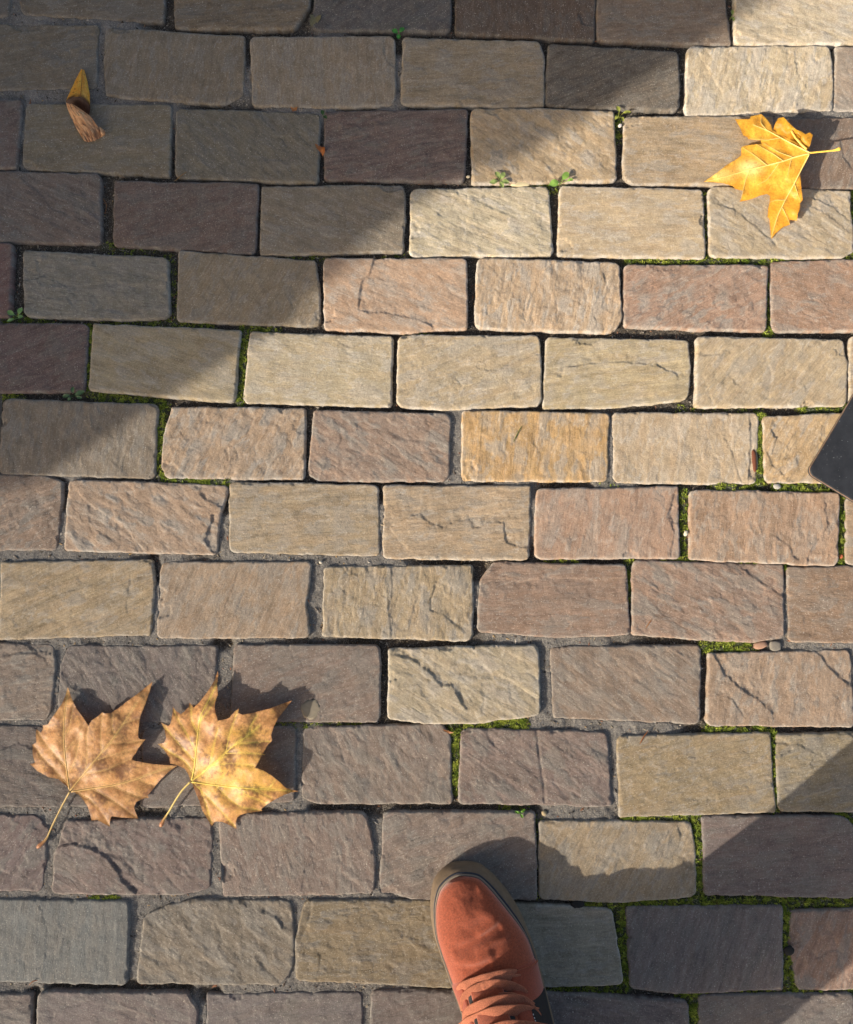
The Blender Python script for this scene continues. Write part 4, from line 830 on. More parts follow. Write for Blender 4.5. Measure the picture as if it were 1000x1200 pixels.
def make_leaf(label, org, sc, outline, heights, veins, side, petiole, colour, pet_h=(3, 2), quilt=1.1, vcol=(.62, .36, .12), vr=1.0, extra=None, seed=0, serr=.35, pcol=(.55, .36, .12), ridge=1):
    px = lambda z: np.array(z, float)[:, :2] / sc + np.array(org)
    O = px(outline)
    H = np.array([(a / sc + org[0], b / sc + org[1], h) for a, b, h in heights], float)
    VE = [smooth_path(px(v), 40) for v in veins]; SE = [smooth_path(px(v), 24) for v in side]
    def hz(P):
        d2 = ((P[:, None, :] - H[None, :, :2]) ** 2).sum(-1) + 6.0
        w = 1 / d2 ** 1.6
        return (w * H[None, :, 2]).sum(1) / w.sum(1)
    # outline with small irregular serration
    ds = 1.1; pts = []
    for i in range(len(O)):
        a, b = O[i], O[(i + 1) % len(O)]; m = max(1, int(np.linalg.norm(b - a) / ds))
        for k in range(m): pts.append(a + (b - a) * k / m)
    pts = np.array(pts); nrm = np.stack([np.gradient(pts[:, 1]), -np.gradient(pts[:, 0])], 1); nrm /= np.linalg.norm(nrm, axis=1)[:, None] + 1e-9
    pts = pts + nrm * (serr * fbm(np.arange(len(pts)) / 3.0, np.zeros(len(pts)), 2, seed))[:, None]
    x0, y0 = pts.min(0); x1, y1 = pts.max(0)
    g_ = np.array([(x + (.8 if int(round((y - y0) / 1.4)) % 2 else 0), y) for y in np.arange(y0, y1, 1.4) for x in np.arange(x0, x1, 1.6)])
    g_ = g_[poly_sdf(g_, pts) > .8]
    allp = np.concatenate([pts, g_]); nb = len(pts)
    vs, es, fs, *_ = mgeo.delaunay_2d_cdt([Vector(p) for p in allp], [(i, (i + 1) % nb) for i in range(nb)], [], 1, 1e-6)
    P = np.array([(v.x, v.y) for v in vs]); T = np.array([f for f in fs if len(f) == 3])
    dv = np.full(len(P), 99.0); ds_ = np.full(len(P), 99.0)
    for v in VE: dv = np.minimum(dv, seg_dist(P, v)[0])
    for v in SE: ds_ = np.minimum(ds_, seg_dist(P, v)[0])
    dd = np.minimum(dv, ds_ * 1.15)
    be = np.maximum(poly_sdf(P, pts), 0)
    def fullz(P, dd, dv, ds_, be):
        z = hz(P)
        z = z + ridge * quilt * (np.minimum(dd, 7) / 7) ** .8 - ridge * .35 * np.exp(-(dd / .9) ** 2)
        z = z + .9 * fbm(P[:, 0] / 13, P[:, 1] / 13, 3, seed + 5) + .25 * fbm(P[:, 0] / 3.5, P[:, 1] / 3.5, 2, seed + 6)
        z = z + 1.0 * np.exp(-be / 3) * fbm(P[:, 0] / 9, P[:, 1] / 9, 2, seed + 7)
        return np.maximum(z, 1.3)
    Zm = fullz(P, dd, dv, ds_, be)
    XY = np.array([G(p[0], p[1], z / 1000) for p, z in zip(P, Zm)])
    base = px([petiole[0]])[0]; bz = float(hz(base[None])[0]); B0 = np.array([*G(base[0], base[1], bz / 1000), 0.0])
    root = bpy.data.objects.new('maple_leaf', None); COL.objects.link(root); root.location = B0
    root['label'] = label; root['category'] = 'leaf'; root['group'] = 'large fallen maple leaves on the paving'
    C = colour(P, (P - np.array(org)) * sc, dv, ds_, be, seed)
    V = np.concatenate([XY, Zm[:, None] / 1000], 1) - B0
    # orient faces upwards
    a, b, c = V[T[:, 0]], V[T[:, 1]], V[T[:, 2]]; fl = np.cross(b - a, c - a)[:, 2] < 0; T[fl] = T[fl][:, ::-1]
    link('blade', mesh_np('blade', V, [T], np.clip(C, .01, .9), True, M_LEAF), root)
    vc = np.array(vcol)
    def vein_path(v, up):
        d_ = np.zeros(len(v)); z = fullz(v, d_, d_, d_, np.maximum(poly_sdf(v, pts), 0)) + up
        return np.array([np.r_[G(p[0], p[1], q_ / 1000), q_ / 1000] for p, q_ in zip(v, z)]) - B0
    for v in VE:
        path = vein_path(v, .18); Vv, Fv = tube(path, np.linspace(.95, .28, len(path)) * vr / 1000)
        link('vein', mesh_np('vein', Vv, Fv, vc[None] * np.ones((len(Vv), 1)), True, M_VEIN), root)
    VV = []; FF = []; n = 0
    for v in SE:
        path = vein_path(v, .05); Vv, Fv = tube(path, np.linspace(.5, .16, len(path)) * vr / 1000, 5)
        VV.append(Vv); FF += [f + n for f in Fv]; n += len(Vv)
    Vs = np.concatenate(VV)
    o = link('side_veins', mesh_np('side_veins', Vs, FF, vc[None] * .92 * np.ones((len(Vs), 1)), True, M_VEIN), root, kind='stuff')
    pp = smooth_path(px(petiole), 40); ph = np.interp(np.linspace(0, 1, 40), np.linspace(0, 1, len(pet_h) + 1), [bz, *pet_h]) + 1.0
    path = np.array([np.r_[G(p[0], p[1], q_ / 1000), q_ / 1000] for p, q_ in zip(pp, ph)]) - B0
    rr = np.interp(np.linspace(0, 1, 40), [0, .1, .75, .88, .96, 1], [1.25, 1.15, 1.2, 1.9, 2.7, 1.6]) / 1000
    Vv, Fv = tube(path, rr, 10)
    t = np.repeat(np.linspace(0, 1, 40), 10)[:, None]
    cc = np.array(pcol)[None] * (1 - sstep(.7, .95, t)) + np.array([.40, .17, .07])[None] * sstep(.7, .95, t) if extra != 'yellow' else np.array(pcol)[None] * np.ones_like(t)
    link('petiole', mesh_np('petiole', Vv, Fv, cc, True, M_VEIN), root)
    return root

def mixc(a, b, w): return a * (1 - w[:, None]) + b * w[:, None]
def col_brown(P, z, dv, ds_, be, seed):
    f = fbm(P[:, 0] / 11, P[:, 1] / 11, 4, seed + 1); f2 = fbm(P[:, 0] / 4, P[:, 1] / 4, 3, seed + 2); f3 = fbm(P[:, 0] / 26, P[:, 1] / 26, 3, seed + 3)
    a = np.array([.46, .215, .075]); b = np.array([.68, .38, .145]); d = np.array([.23, .105, .05])
    C = mixc(a[None], b[None], np.clip(.45 + 1.2 * f + .5 * f2, 0, 1))
    C = mixc(C, d[None], np.clip(-.12 - 2.0 * f3 - 1.1 * f2, 0, .8))
    C = 1.12 * C * (1 - .14 * np.exp(-((np.minimum(dv, ds_) - 2.2) / 1.4) ** 2))[:, None]
    C = mixc(C, np.array([[.74, .50, .19]]), .75 * np.exp(-(dv / 1.0)) + .4 * np.exp(-(ds_ / .6)))
    # darker, warmer rim at the lower lobe
    w = sstep(760, 900, z[:, 1]) * .55 * np.clip(.7 + f2, 0, 1)
    C = mixc(C, np.array([[.45, .20, .055]]), w)
    C = mixc(C, np.array([[.24, .11, .05]]), .5 * np.exp(-be / .7))
    return C
def col_gold(P, z, dv, ds_, be, seed):
    f = fbm(P[:, 0] / 12, P[:, 1] / 12, 4, seed + 1); f2 = fbm(P[:, 0] / 4, P[:, 1] / 4, 3, seed + 2); f3 = fbm(P[:, 0] / 20, P[:, 1] / 20, 3, seed + 3)
    C = mixc(np.array([[.48, .23, .085]]), np.array([[.66, .36, .14]]), np.clip(.5 + 1.3 * f2, 0, 1))
    # golden zone along the middle and the right-hand lobes
    g = np.exp(-(((z[:, 0] - 560) / 330) ** 2 + ((z[:, 1] - 740) / 200) ** 2)) + .5 * np.exp(-(((z[:, 0] - 620) / 130) ** 2 + ((z[:, 1] - 480) / 90) ** 2))
    C = mixc(C, np.array([[.82, .50, .10]]), np.clip(g * .85 + .7 * f - .18, 0, .85))
    C = mixc(C, np.array([[.68, .52, .07]]), np.clip(.8 * np.exp(-(dv / 2.4)) * (z[:, 0] > 300) * g + .3 * np.exp(-ds_ / 1.2), 0, .9))
    C = 1.08 * C * (1 - .12 * np.exp(-((np.minimum(dv, ds_) - 2.2) / 1.4) ** 2))[:, None]
    C = mixc(C, np.array([[.85, .66, .16]]), .8 * np.exp(-(dv / 1.1)) + .6 * np.exp(-(ds_ / .7)))
    dk = np.clip(-.12 - 2.2 * f3 - 1.3 * f2, 0, .75); C = mixc(C, np.array([[.24, .105, .05]]), dk)
    C = mixc(C, np.array([[.42, .17, .03]]), sstep(700, 900, z[:, 0]) * .5)
    C = mixc(C, np.array([[.26, .11, .045]]), .5 * np.exp(-be / .7))
    return C
def col_yellow(P, z, dv, ds_, be, seed):
    f = fbm(P[:, 0] / 14, P[:, 1] / 14, 4, seed + 1); f2 = fbm(P[:, 0] / 4, P[:, 1] / 4, 3, seed + 2)
    C = mixc(np.array([[.74, .335, .028]]), np.array([[.84, .48, .06]]), np.clip(.5 + 1.5 * f + .5 * f2, 0, 1))
    pale = np.exp(-(((z[:, 0] - 330) / 70) ** 2 + ((z[:, 1] - 480) / 45) ** 2)) + .5 * np.exp(-(((z[:, 0] - 140) / 90) ** 2 + ((z[:, 1] - 530) / 45) ** 2))
    C = mixc(C, np.array([[.90, .78, .32]]), np.clip(pale, 0, .95))
    C = mixc(C, np.array([[.70, .29, .02]]), np.clip(.2 + 1.4 * f, 0, .75) * sstep(560, 700, z[:, 1]))
    C = mixc(C, np.array([[.74, .50, .10]]), .6 * np.exp(-(dv / 1.2)) + .3 * np.exp(-(ds_ / .8)))
    sp = sstep(.32, .42, fbm(P[:, 0] / 2.2, P[:, 1] / 2.2, 2, seed + 9)) * .35; C = mixc(C, np.array([[.36, .13, .02]]), sp)
    C = mixc(C, np.array([[.40, .16, .02]]), .45 * np.exp(-be / .6))
    return C

OUT1 = [(310, 735), (300, 715), (240, 665), (185, 655), (150, 635), (120, 620), (95, 595), (75, 577), (105, 572), (95, 540), (90, 505), (92, 480), (88, 465), (112, 452), (110, 420), (110, 385), (114, 374), (140, 393), (150, 375), (152, 350), (180, 345), (195, 320), (230, 270), (262, 225), (282, 180), (298, 126), (310, 165), (330, 215), (350, 255), (385, 302), (420, 352), (435, 322), (470, 300), (500, 274), (514, 281), (550, 278), (600, 245), (650, 205), (700, 170), (750, 130), (794, 95), (775, 160), (750, 230), (722, 300), (712, 370), (710, 420), (720, 432), (754, 432), (735, 455), (715, 480), (695, 515), (680, 535), (672, 550), (690, 558), (740, 568), (800, 578), (860, 582), (938, 587), (890, 622), (840, 670), (800, 720), (766, 760), (772, 775), (735, 782), (700, 800), (685, 830), (698, 870), (711, 898), (650, 894), (600, 890), (560, 884), (550, 888), (544, 915), (543, 945), (500, 922), (470, 905), (436, 909), (430, 880), (415, 830), (390, 790), (360, 757), (335, 743)]
make_leaf('brown maple leaf with dull tan veins, left one of the touching pair', (20, 780), 5.0, OUT1,
          [(310, 735, 9), (298, 126, 2), (75, 577, 1.5), (114, 374, 2), (90, 480, 2), (262, 260, 8), (420, 352, 13), (330, 250, 9), (500, 276, 14), (600, 245, 10), (794, 95, 6), (722, 300, 13), (754, 432, 12), (672, 550, 12), (938, 587, 8), (800, 720, 3), (711, 898, 3), (543, 945, 2), (436, 909, 2), (500, 600, 15), (560, 450, 16), (280, 450, 9), (450, 780, 8), (240, 640, 5), (600, 800, 6), (800, 600, 9), (560, 340, 14)],
          [[(310, 735), (380, 650), (470, 540), (560, 435), (640, 315), (705, 215)], [(306, 725), (292, 620), (280, 520), (272, 400), (280, 270), (297, 140)], [(315, 740), (450, 718), (580, 700), (700, 665), (820, 620), (930, 588)]],
          [[(286, 590), (220, 520), (165, 455), (122, 388)], [(300, 700), (230, 620), (150, 540), (97, 468)], [(345, 742), (420, 780), (480, 840), (540, 935)], [(440, 720), (560, 790), (640, 845), (705, 893)], [(560, 705), (640, 740), (700, 765), (765, 775)], [(400, 625), (412, 520), (405, 420), (415, 360)], [(495, 510), (490, 400), (500, 285)], [(575, 420), (556, 350), (560, 285)], [(405, 635), (530, 610), (640, 555), (668, 550)], [(475, 552), (560, 522), (690, 490)], [(545, 455), (640, 455), (745, 434)], [(285, 500), (340, 440), (390, 350)], [(275, 420), (310, 350), (330, 240)], [(295, 640), (340, 560), (370, 400)], [(700, 660), (760, 690), (800, 700)], [(625, 340), (680, 320), (720, 310)]],
          [(310, 738), (270, 810), (230, 890), (197, 960), (172, 1020), (118, 1067)], col_brown, pet_h=(6, 4, 3, 4), seed=11, vcol=(.60, .38, .13), pcol=(.55, .38, .14))
OUT2 = [(283, 770), (265, 720), (245, 690), (200, 668), (155, 657), (150, 620), (115, 570), (78, 536), (118, 530), (130, 500), (120, 450), (105, 415), (97, 404), (145, 426), (155, 415), (165, 380), (170, 340), (171, 306), (195, 335), (220, 353), (245, 335), (268, 310), (275, 280), (300, 311), (330, 285), (370, 235), (405, 185), (430, 140), (448, 86), (453, 110), (445, 170), (450, 235), (440, 255), (430, 300), (435, 345), (450, 392), (490, 385), (520, 375), (535, 355), (555, 335), (580, 316), (575, 345), (600, 356), (660, 345), (720, 330), (780, 315), (840, 290), (907, 268), (860, 330), (820, 380), (795, 430), (778, 480), (785, 516), (760, 540), (735, 580), (710, 630), (680, 682), (730, 700), (780, 730), (830, 770), (870, 808), (947, 829), (900, 837), (860, 850), (820, 870), (760, 905), (718, 937), (724, 950), (680, 956), (620, 965), (585, 977), (570, 990), (560, 1020), (566, 1062), (520, 1037), (480, 1018), (440, 1015), (425, 1022), (412, 1044), (385, 1000), (355, 950), (335, 890), (310, 830), (293, 785)]
make_leaf('golden brown maple leaf with yellow veins, right one of the touching pair', (170, 770), 5.263, OUT2,
          [(283, 770, 14), (78, 536, 5), (97, 404, 4), (171, 306, 4), (275, 280, 7), (448, 86, 6), (400, 220, 15), (450, 392, 28), (580, 318, 29), (720, 330, 22), (907, 268, 13), (790, 450, 27), (680, 682, 27), (780, 730, 23), (947, 829, 3), (820, 870, 8), (718, 937, 3), (566, 1062, 2), (412, 1044, 3), (330, 890, 8), (480, 600, 28), (600, 560, 32), (640, 800, 22), (330, 500, 20), (200, 560, 10), (520, 900, 11), (250, 400, 10), (380, 350, 22)],
          [[(285, 768), (360, 710), (450, 640), (540, 550), (640, 480), (705, 425)], [(287, 765), (305, 690), (318, 560), (330, 440), (345, 350), (385, 285), (440, 170)], [(284, 770), (400, 785), (520, 800), (640, 810), (760, 815), (900, 826)]],
          [[(300, 720), (245, 640), (160, 590), (85, 540)], [(305, 640), (230, 560), (180, 500), (108, 418)], [(312, 580), (260, 480), (200, 380), (175, 318)], [(300, 775), (380, 860), (450, 930), (558, 1050)], [(440, 793), (520, 880), (600, 930), (715, 946)], [(395, 680), (420, 560), (450, 440)], [(500, 590), (520, 480), (570, 335)], [(500, 595), (600, 590), (740, 602)], [(410, 672), (520, 655), (670, 670)], [(335, 800), (375, 900), (410, 1030)], [(560, 800), (640, 860), (750, 900)], [(660, 810), (720, 840), (780, 870)], [(560, 535), (640, 530), (770, 520)], [(640, 480), (650, 430), (690, 360)], [(325, 470), (290, 400), (280, 300)], [(335, 400), (390, 330), (430, 260)], [(760, 815), (790, 780), (800, 760)]],
          [(280, 770), (230, 820), (190, 880), (150, 950), (118, 1000), (95, 1045)], col_gold, pet_h=(12, 9, 5, 4), seed=23, vcol=(.74, .54, .11), vr=1.1, pcol=(.62, .47, .15))
OUT3 = [(722, 384), (690, 355), (620, 310), (540, 270), (475, 235), (465, 200), (440, 165), (403, 130), (335, 145), (325, 163), (230, 164), (260, 212), (285, 270), (310, 280), (320, 295), (370, 300), (398, 302), (404, 325), (372, 326), (300, 335), (273, 345), (270, 400), (240, 425), (180, 460), (110, 515), (28, 571), (90, 575), (150, 580), (215, 600), (235, 620), (287, 630), (275, 670), (261, 702), (320, 690), (350, 680), (400, 660), (440, 652), (460, 665), (455, 710), (448, 745), (443, 800), (456, 815), (460, 870), (468, 944), (500, 905), (540, 870), (587, 852), (590, 820), (636, 826), (640, 780), (656, 745), (655, 712), (673, 690), (665, 620), (660, 560), (655, 520), (682, 470), (710, 415)]
lf3 = make_leaf('bright yellow maple leaf lying upside down with raised stalk, at upper right', (820, 110), 5.556, OUT3,
          [(722, 384, 25), (230, 164, 6), (403, 130, 7), (475, 235, 14), (620, 310, 22), (300, 280, 8), (404, 325, 13), (273, 345, 9), (28, 571, 2), (180, 500, 8), (261, 702, 2), (287, 630, 6), (460, 665, 10), (468, 944, 2), (587, 852, 5), (656, 745, 14), (665, 620, 20), (655, 520, 23), (550, 430, 20), (400, 470, 13), (560, 700, 13), (520, 330, 17), (400, 240, 12)],
          [[(722, 384), (630, 338), (530, 285), (440, 235), (350, 200)], [(720, 386), (620, 410), (540, 440), (440, 465), (330, 490), (180, 535), (40, 570)], [(716, 392), (680, 460), (620, 580), (560, 690), (510, 790), (470, 930)]],
          [[(548, 437), (480, 390), (400, 345), (372, 326)], [(440, 464), (360, 400), (285, 350)], [(520, 448), (440, 560), (380, 590)], [(330, 492), (300, 560), (270, 690)], [(620, 585), (640, 650), (660, 700)], [(560, 690), (500, 690), (455, 705)], [(540, 740), (570, 800), (588, 845)], [(530, 285), (440, 300), (330, 290)], [(440, 237), (400, 190), (404, 135)], [(610, 412), (520, 380), (420, 322)], [(600, 415), (585, 480), (575, 540)]],
          [(722, 383), (780, 377), (840, 371), (880, 367), (918, 356)], col_yellow, pet_h=(27, 30, 33), seed=37, vcol=(.80, .58, .18), vr=.95, extra='yellow', pcol=(.72, .45, .07), ridge=-1, quilt=.8)
def rear_lobe():
    """the lobe of the yellow leaf that is bent up behind the rest"""
    sc, org = 5.556, np.array((820, 110)); B0 = np.array(lf3.location)
    out = [(478, 238), (492, 195), (512, 158), (548, 150), (575, 180), (602, 205), (630, 232), (660, 242), (690, 262), (718, 250), (738, 266), (730, 300), (722, 330), (708, 360), (700, 364), (620, 312), (540, 272)]
    H = np.array([(478, 238, 12), (540, 272, 16), (620, 312, 20), (704, 362, 24), (512, 158, 20), (602, 205, 27), (660, 242, 31), (720, 252, 30), (735, 290, 28)], float)
    O = np.array(out, float); pts = []
    for i in range(len(O)):
        a, b = O[i], O[(i + 1) % len(O)]; m = max(1, int(np.linalg.norm(b - a) / 7))
        for k in range(m): pts.append(a + (b - a) * k / m)
    pts = np.array(pts); g_ = np.array([(x, y) for x in np.arange(470, 745, 9) for y in np.arange(140, 370, 8)], float); g_ = g_[poly_sdf(g_, pts) > 4]
    nb = len(pts); vs, es, fs, *_ = mgeo.delaunay_2d_cdt([Vector(p) for p in np.concatenate([pts, g_])], [(i, (i + 1) % nb) for i in range(nb)], [], 1, 1e-6)
    P = np.array([(v.x, v.y) for v in vs]); T = np.array([f for f in fs if len(f) == 3])
    w = 1 / (((P[:, None] - H[None, :, :2]) ** 2).sum(-1) + 200) ** 1.6; z = (w * H[None, :, 2]).sum(1) / w.sum(1) + 1.6 * fbm(P[:, 0] / 60, P[:, 1] / 60, 3, 5) - 3.0 * np.exp(-(seg_dist(P, np.array([(597., 240.), (640., 300.), (695., 358.)]))[0] / 16) ** 2)
    XY = np.array([G(*(p / sc + org), q / 1000) for p, q in zip(P, z)])
    V = np.concatenate([XY, z[:, None] / 1000], 1) - B0
    a, b, c = V[T[:, 0]], V[T[:, 1]], V[T[:, 2]]; fl = np.cross(b - a, c - a)[:, 2] < 0; T[fl] = T[fl][:, ::-1]
    C = mixc(np.array([[.52, .24, .018]]), np.array([[.62, .33, .03]]), np.clip(.5 + 1.5 * fbm(P[:, 0] / 50, P[:, 1] / 50, 3, 6), 0, 1))  # darker than the blade: the lobe's shade is put into the colour
    link('bent_lobe', mesh_np('bent_lobe', V, [T], C, True, M_LEAF), lf3)
    vp = np.array([np.r_[G(*(np.array(p) / sc + org), h / 1000), h / 1000] for p, h in (((597, 240), 26), ((625, 285), 25), ((660, 325), 24.5), ((698, 360), 25))]) - B0
    Vv, Fv = tube(smooth_path(vp, 16), np.linspace(.9, 1.6, 16) / 1000); link('vein', mesh_np('vein', Vv, Fv, np.array([[.74, .48, .09]]) * np.ones((len(Vv), 1)), True, M_VEIN), lf3)
rear_lobe()

def curled_leaf():
    sc, org = 10.91, np.array((60, 70))
    def at(zx, zy, h): p = G(zx / sc + org[0], zy / sc + org[1], h / 1000); return np.array([p[0], p[1], h / 1000])
    root = bpy.data.objects.new('curled_leaf', None); COL.objects.link(root); B0 = at(340, 560, 0); root.location = B0
    root['label'] = 'small curled dry leaf, orange above and pale brown below, in the shade'; root['category'] = 'leaf'
    def sheet(name, L_, R_, Mid, colf, n=26, m=17, wr=0.0, seed=0):
        # rows run from the left edge over the middle ridge to the right edge
        l = smooth_path(np.array([at(*p) for p in L_]), n); r = smooth_path(np.array([at(*p) for p in R_]), n); c = smooth_path(np.array([at(*p) for p in Mid]), n)
        V = []; UV = []
        for i in range(n):
            for j in range(m):
                t = j / (m - 1)
                p = (1 - t) ** 2 * l[i] + 2 * t * (1 - t) * (2 * c[i] - .5 * l[i] - .5 * r[i]) + t * t * r[i]
                V.append(p); UV.append((i / (n - 1), t))
        V = np.array(V); UV = np.array(UV)
        V[:, 2] += wr / 1000 * fbm(UV[:, 0] * 4 + UV[:, 1] * 3.0, UV[:, 1] * 5 - UV[:, 0] * 3, 3, seed) + .0006 * fbm(UV[:, 0] * 14, UV[:, 1] * 10, 2, seed + 1)
        V[:, 2] = np.maximum(V[:, 2], .0012)
        C = colf(UV)
        return link(name, mesh_np(name, V - B0, [grid_faces(m, n)], np.clip(C, .01, .8), True, M_LEAF), root)
    def c_or(UV):
        f = fbm(UV[:, 0] * 5, UV[:, 1] * 4, 3, 71); f2 = fbm(UV[:, 0] * 22, UV[:, 1] * 14, 2, 72)
        C = mixc(np.array([[.78, .36, .045]]), np.array([[.88, .48, .08]]), np.clip(.5 + 1.4 * f, 0, 1))
        C = mixc(C, np.array([[.22, .09, .02]]), sstep(.38, .5, f2) * .8)
        edge = sstep(.86, 1, UV[:, 0] + .12 * f); return mixc(C, np.array([[.10, .035, .015]]), edge)
    def c_br(UV):
        f = fbm(UV[:, 0] * 5, UV[:, 1] * 9, 3, 75); f2 = fbm(UV[:, 0] * 3 + UV[:, 1] * 6, UV[:, 1] * 20, 3, 76)
        C = mixc(np.array([[.58, .28, .12]]), np.array([[.86, .54, .29]]), np.clip(.55 + 1.3 * f + .8 * f2, 0, 1))
        return mixc(C, np.array([[.26, .10, .045]]), np.clip(sstep(.35, 1, UV[:, 0]) * (.5 + 2.2 * f2), 0, .85))
    sheet('upper_blade', [(382, 118, 2), (300, 280, 4), (235, 420, 6), (185, 530, 9)], [(424, 128, 2), (462, 270, 4), (490, 420, 6), (500, 620, 7)], [(398, 122, 3), (392, 280, 9), (380, 400, 13), (372, 475, 16)], c_or, seed=3, wr=.8)
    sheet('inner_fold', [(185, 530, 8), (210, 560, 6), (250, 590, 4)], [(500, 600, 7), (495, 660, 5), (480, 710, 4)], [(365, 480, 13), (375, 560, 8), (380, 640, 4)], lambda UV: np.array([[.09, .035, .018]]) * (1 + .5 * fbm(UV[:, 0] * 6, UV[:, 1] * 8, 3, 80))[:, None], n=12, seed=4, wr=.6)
    sheet('rolled_blade', [(195, 555, 13), (215, 650, 10), (265, 750, 7), (310, 850, 5), (365, 950, 3), (425, 1040, 2)], [(270, 565, 15), (440, 670, 15), (520, 740, 12), (575, 820, 9), (625, 890, 6), (655, 975, 3)], [(235, 560, 17), (320, 660, 17), (390, 760, 15), (450, 850, 12), (500, 930, 8), (545, 1040, 3)], c_br, n=40, m=29, seed=5, wr=4.2)
    sheet('curled_tip', [(610, 850, 8), (640, 870, 7), (670, 890, 6)], [(640, 985, 3), (660, 980, 3), (690, 960, 3)], [(630, 920, 9), (655, 925, 9), (688, 920, 7)], c_br, n=10, m=9, seed=6, wr=.8)
    path = smooth_path(np.array([at(396, 124, 4), at(392, 280, 9.9), at(382, 400, 13.9), at(372, 470, 16.6)]), 20) - B0
    Vv, Fv = tube(path, np.linspace(.35, .5, 20) / 1000, 6); link('midrib', mesh_np('midrib', Vv, Fv, np.array([[.36, .15, .025]]) * np.ones((len(Vv), 1)), True, M_VEIN), root)
curled_leaf()

# ------------------------------------------------------------------ black metal plate, cut by the right edge of the picture
def plate():
    c0 = G(946, 554, .007); p1 = G(998, 467, .007); p2 = G(1000, 591, .007)
    d1 = (p1 - c0) / np.linalg.norm(p1 - c0); d2 = np.array([d1[1], -d1[0]])
    if d2 @ (p2 - c0) < 0: d2 = -d2
    size = .42; r_ = .010; root_c = c0 + d1 * size / 2 + d2 * size / 2
    loc2 = lambda a, b: np.array([a, b])
    def loop(ins, z):
        pts = []; h = size / 2 - ins; rr = max(r_ - ins, .002)
        for k in range(4):
            ang0 = k * math.pi / 2
            cx, cy = [(h - rr, h - rr), (-h + rr, h - rr), (-h + rr, -h + rr), (h - rr, -h + rr)][k]
            for q_ in range(9):
                a = ang0 + q_ / 8 * math.pi / 2; x, y = cx + rr * math.cos(a), cy + rr * math.sin(a)
                w = d1 * x + d2 * y; pts.append((w[0], w[1], z))
        return pts
    rings = [loop(.0, .001), loop(0, .0062), loop(.0006, .0074), loop(.0016, .008)]
    V = np.array(sum(rings, [])); nb = len(rings[0]); Fq = [grid_faces(nb, 4, wrap=True), np.array([[3 * nb + k for k in range(nb)]])]
    m = mat('black_paint', (.020, .021, .024), .55, spec=.4, noise_amt=.35, noise_scale=60, bumps=((140, .0006, .25), (700, .0003, .3)), speck=(.55, 420, .70, (.30, .30, .30)))
    o = link('base_plate', mesh_np('base_plate', V, Fq, None, False, m), None, (root_c[0], root_c[1], 0))
    o['label'] = 'black painted metal plate with a rounded corner, cut by the right edge'; o['category'] = 'metal plate'
    rim = [loop(-.0003, .0052), loop(-.0003, .0066), loop(.0001, .0073)]
    Vr = np.array(sum(rim, []))
    link('glint_rim', mesh_np('glint_rim', Vr, [grid_faces(nb, 3, wrap=True)], None, True, mat('tan_glint', (.17, .11, .075), .7, noise_amt=.4, noise_scale=200)), o)  # thin tan rim: sun reflection along the edge, put into the colour
plate()

# ------------------------------------------------------------------ the photographer
OT = G(532, 1009, .010); ax = G(572, 1140, .010) - OT; ax /= np.linalg.norm(ax); lt = np.array([-ax[1], ax[0]])
if lt[0] < 0: lt = -lt
person = bpy.data.objects.new('person', None); COL.objects.link(person)
person['label'] = 'person standing at the bottom edge in a rust red lace-up shoe with black side patch'; person['category'] = 'person'
PO = np.array([*(OT + ax * .2), 0]); person.location = PO

M_SUEDE = mat('rust_suede', (.275, .060, .024), .85, spec=.2, noise_amt=.3, noise_scale=450, bumps=((420, .0006, .4), (1600, .0004, .5)), sheen=.35, speck=(.4, 700, .60, (.46, .13, .07)))
M_SUEDE2 = mat('rust_suede_panel', (.25, .052, .025), .88, spec=.2, noise_amt=.22, noise_scale=500, bumps=((420, .0006, .4), (1800, .0004, .5)), sheen=.3)
M_LACE = mat('rust_lace', (.37, .135, .078), .92, spec=.15, noise_amt=.4, noise_scale=800, bumps=((900, .0010, 1.0),))
M_SOLE = mat('gum_sole', (.150, .106, .068), .7, spec=.3, noise_amt=.15, noise_scale=150, bumps=((300, .0006, .4),))
M_DARK = mat('navy_stripe', (.022, .024, .035), .6, noise_amt=.2, noise_scale=300)
M_THREAD = mat('red_thread', (.42, .13, .07), .8)
M_WELT = mat('pale_welt', (.21, .17, .13), .8)
M_BLACK = mat('black_patch', (.012, .012, .014), .7, noise_amt=.3, noise_scale=400)
M_WHITE = mat('white_thread', (.7, .69, .66), .8)

OUTS = [(300, 5), (285, -26), (250, -40), (200, -45), (139, -48), (95, -50), (78, -50.5), (61, -48.5), (39, -43.5), (19, -34), (10, -25), (4, -12), (2.5, 0), (6, 15), (12, 28), (19.5, 35), (33, 44), (48, 50.6), (65, 57), (87, 62), (110, 64), (130, 65), (146, 64.7), (189, 63), (232, 60), (270, 48), (292, 26)]
REDS = [(292, 5), (278, -20), (248, -34), (200, -39), (139, -44), (95, -46), (75, -45.5), (58, -42), (40, -36), (27, -28), (20.5, -21), (15.5, -10), (14.2, 1), (17, 11), (22, 21), (28, 27), (42, 34.5), (55, 40), (70, 46), (90, 54), (110, 60), (130, 61.5), (146, 61), (189, 58), (232, 54), (266, 42), (286, 22)]
def cr_closed(P, k=6):
    P = np.array(P, float); n = len(P); o = []
    for i in range(n):
        p0, p1, p2, p3 = P[i - 1], P[i], P[(i + 1) % n], P[(i + 2) % n]
        for q_ in range(k):
            t = q_ / k; o.append(.5 * ((2 * p1) + (-p0 + p2) * t + (2 * p0 - 5 * p1 + 4 * p2 - p3) * t * t + (-p0 + 3 * p1 - 3 * p2 + p3) * t ** 3))
    return np.array(o)
OC, RC = cr_closed(OUTS), cr_closed(REDS)

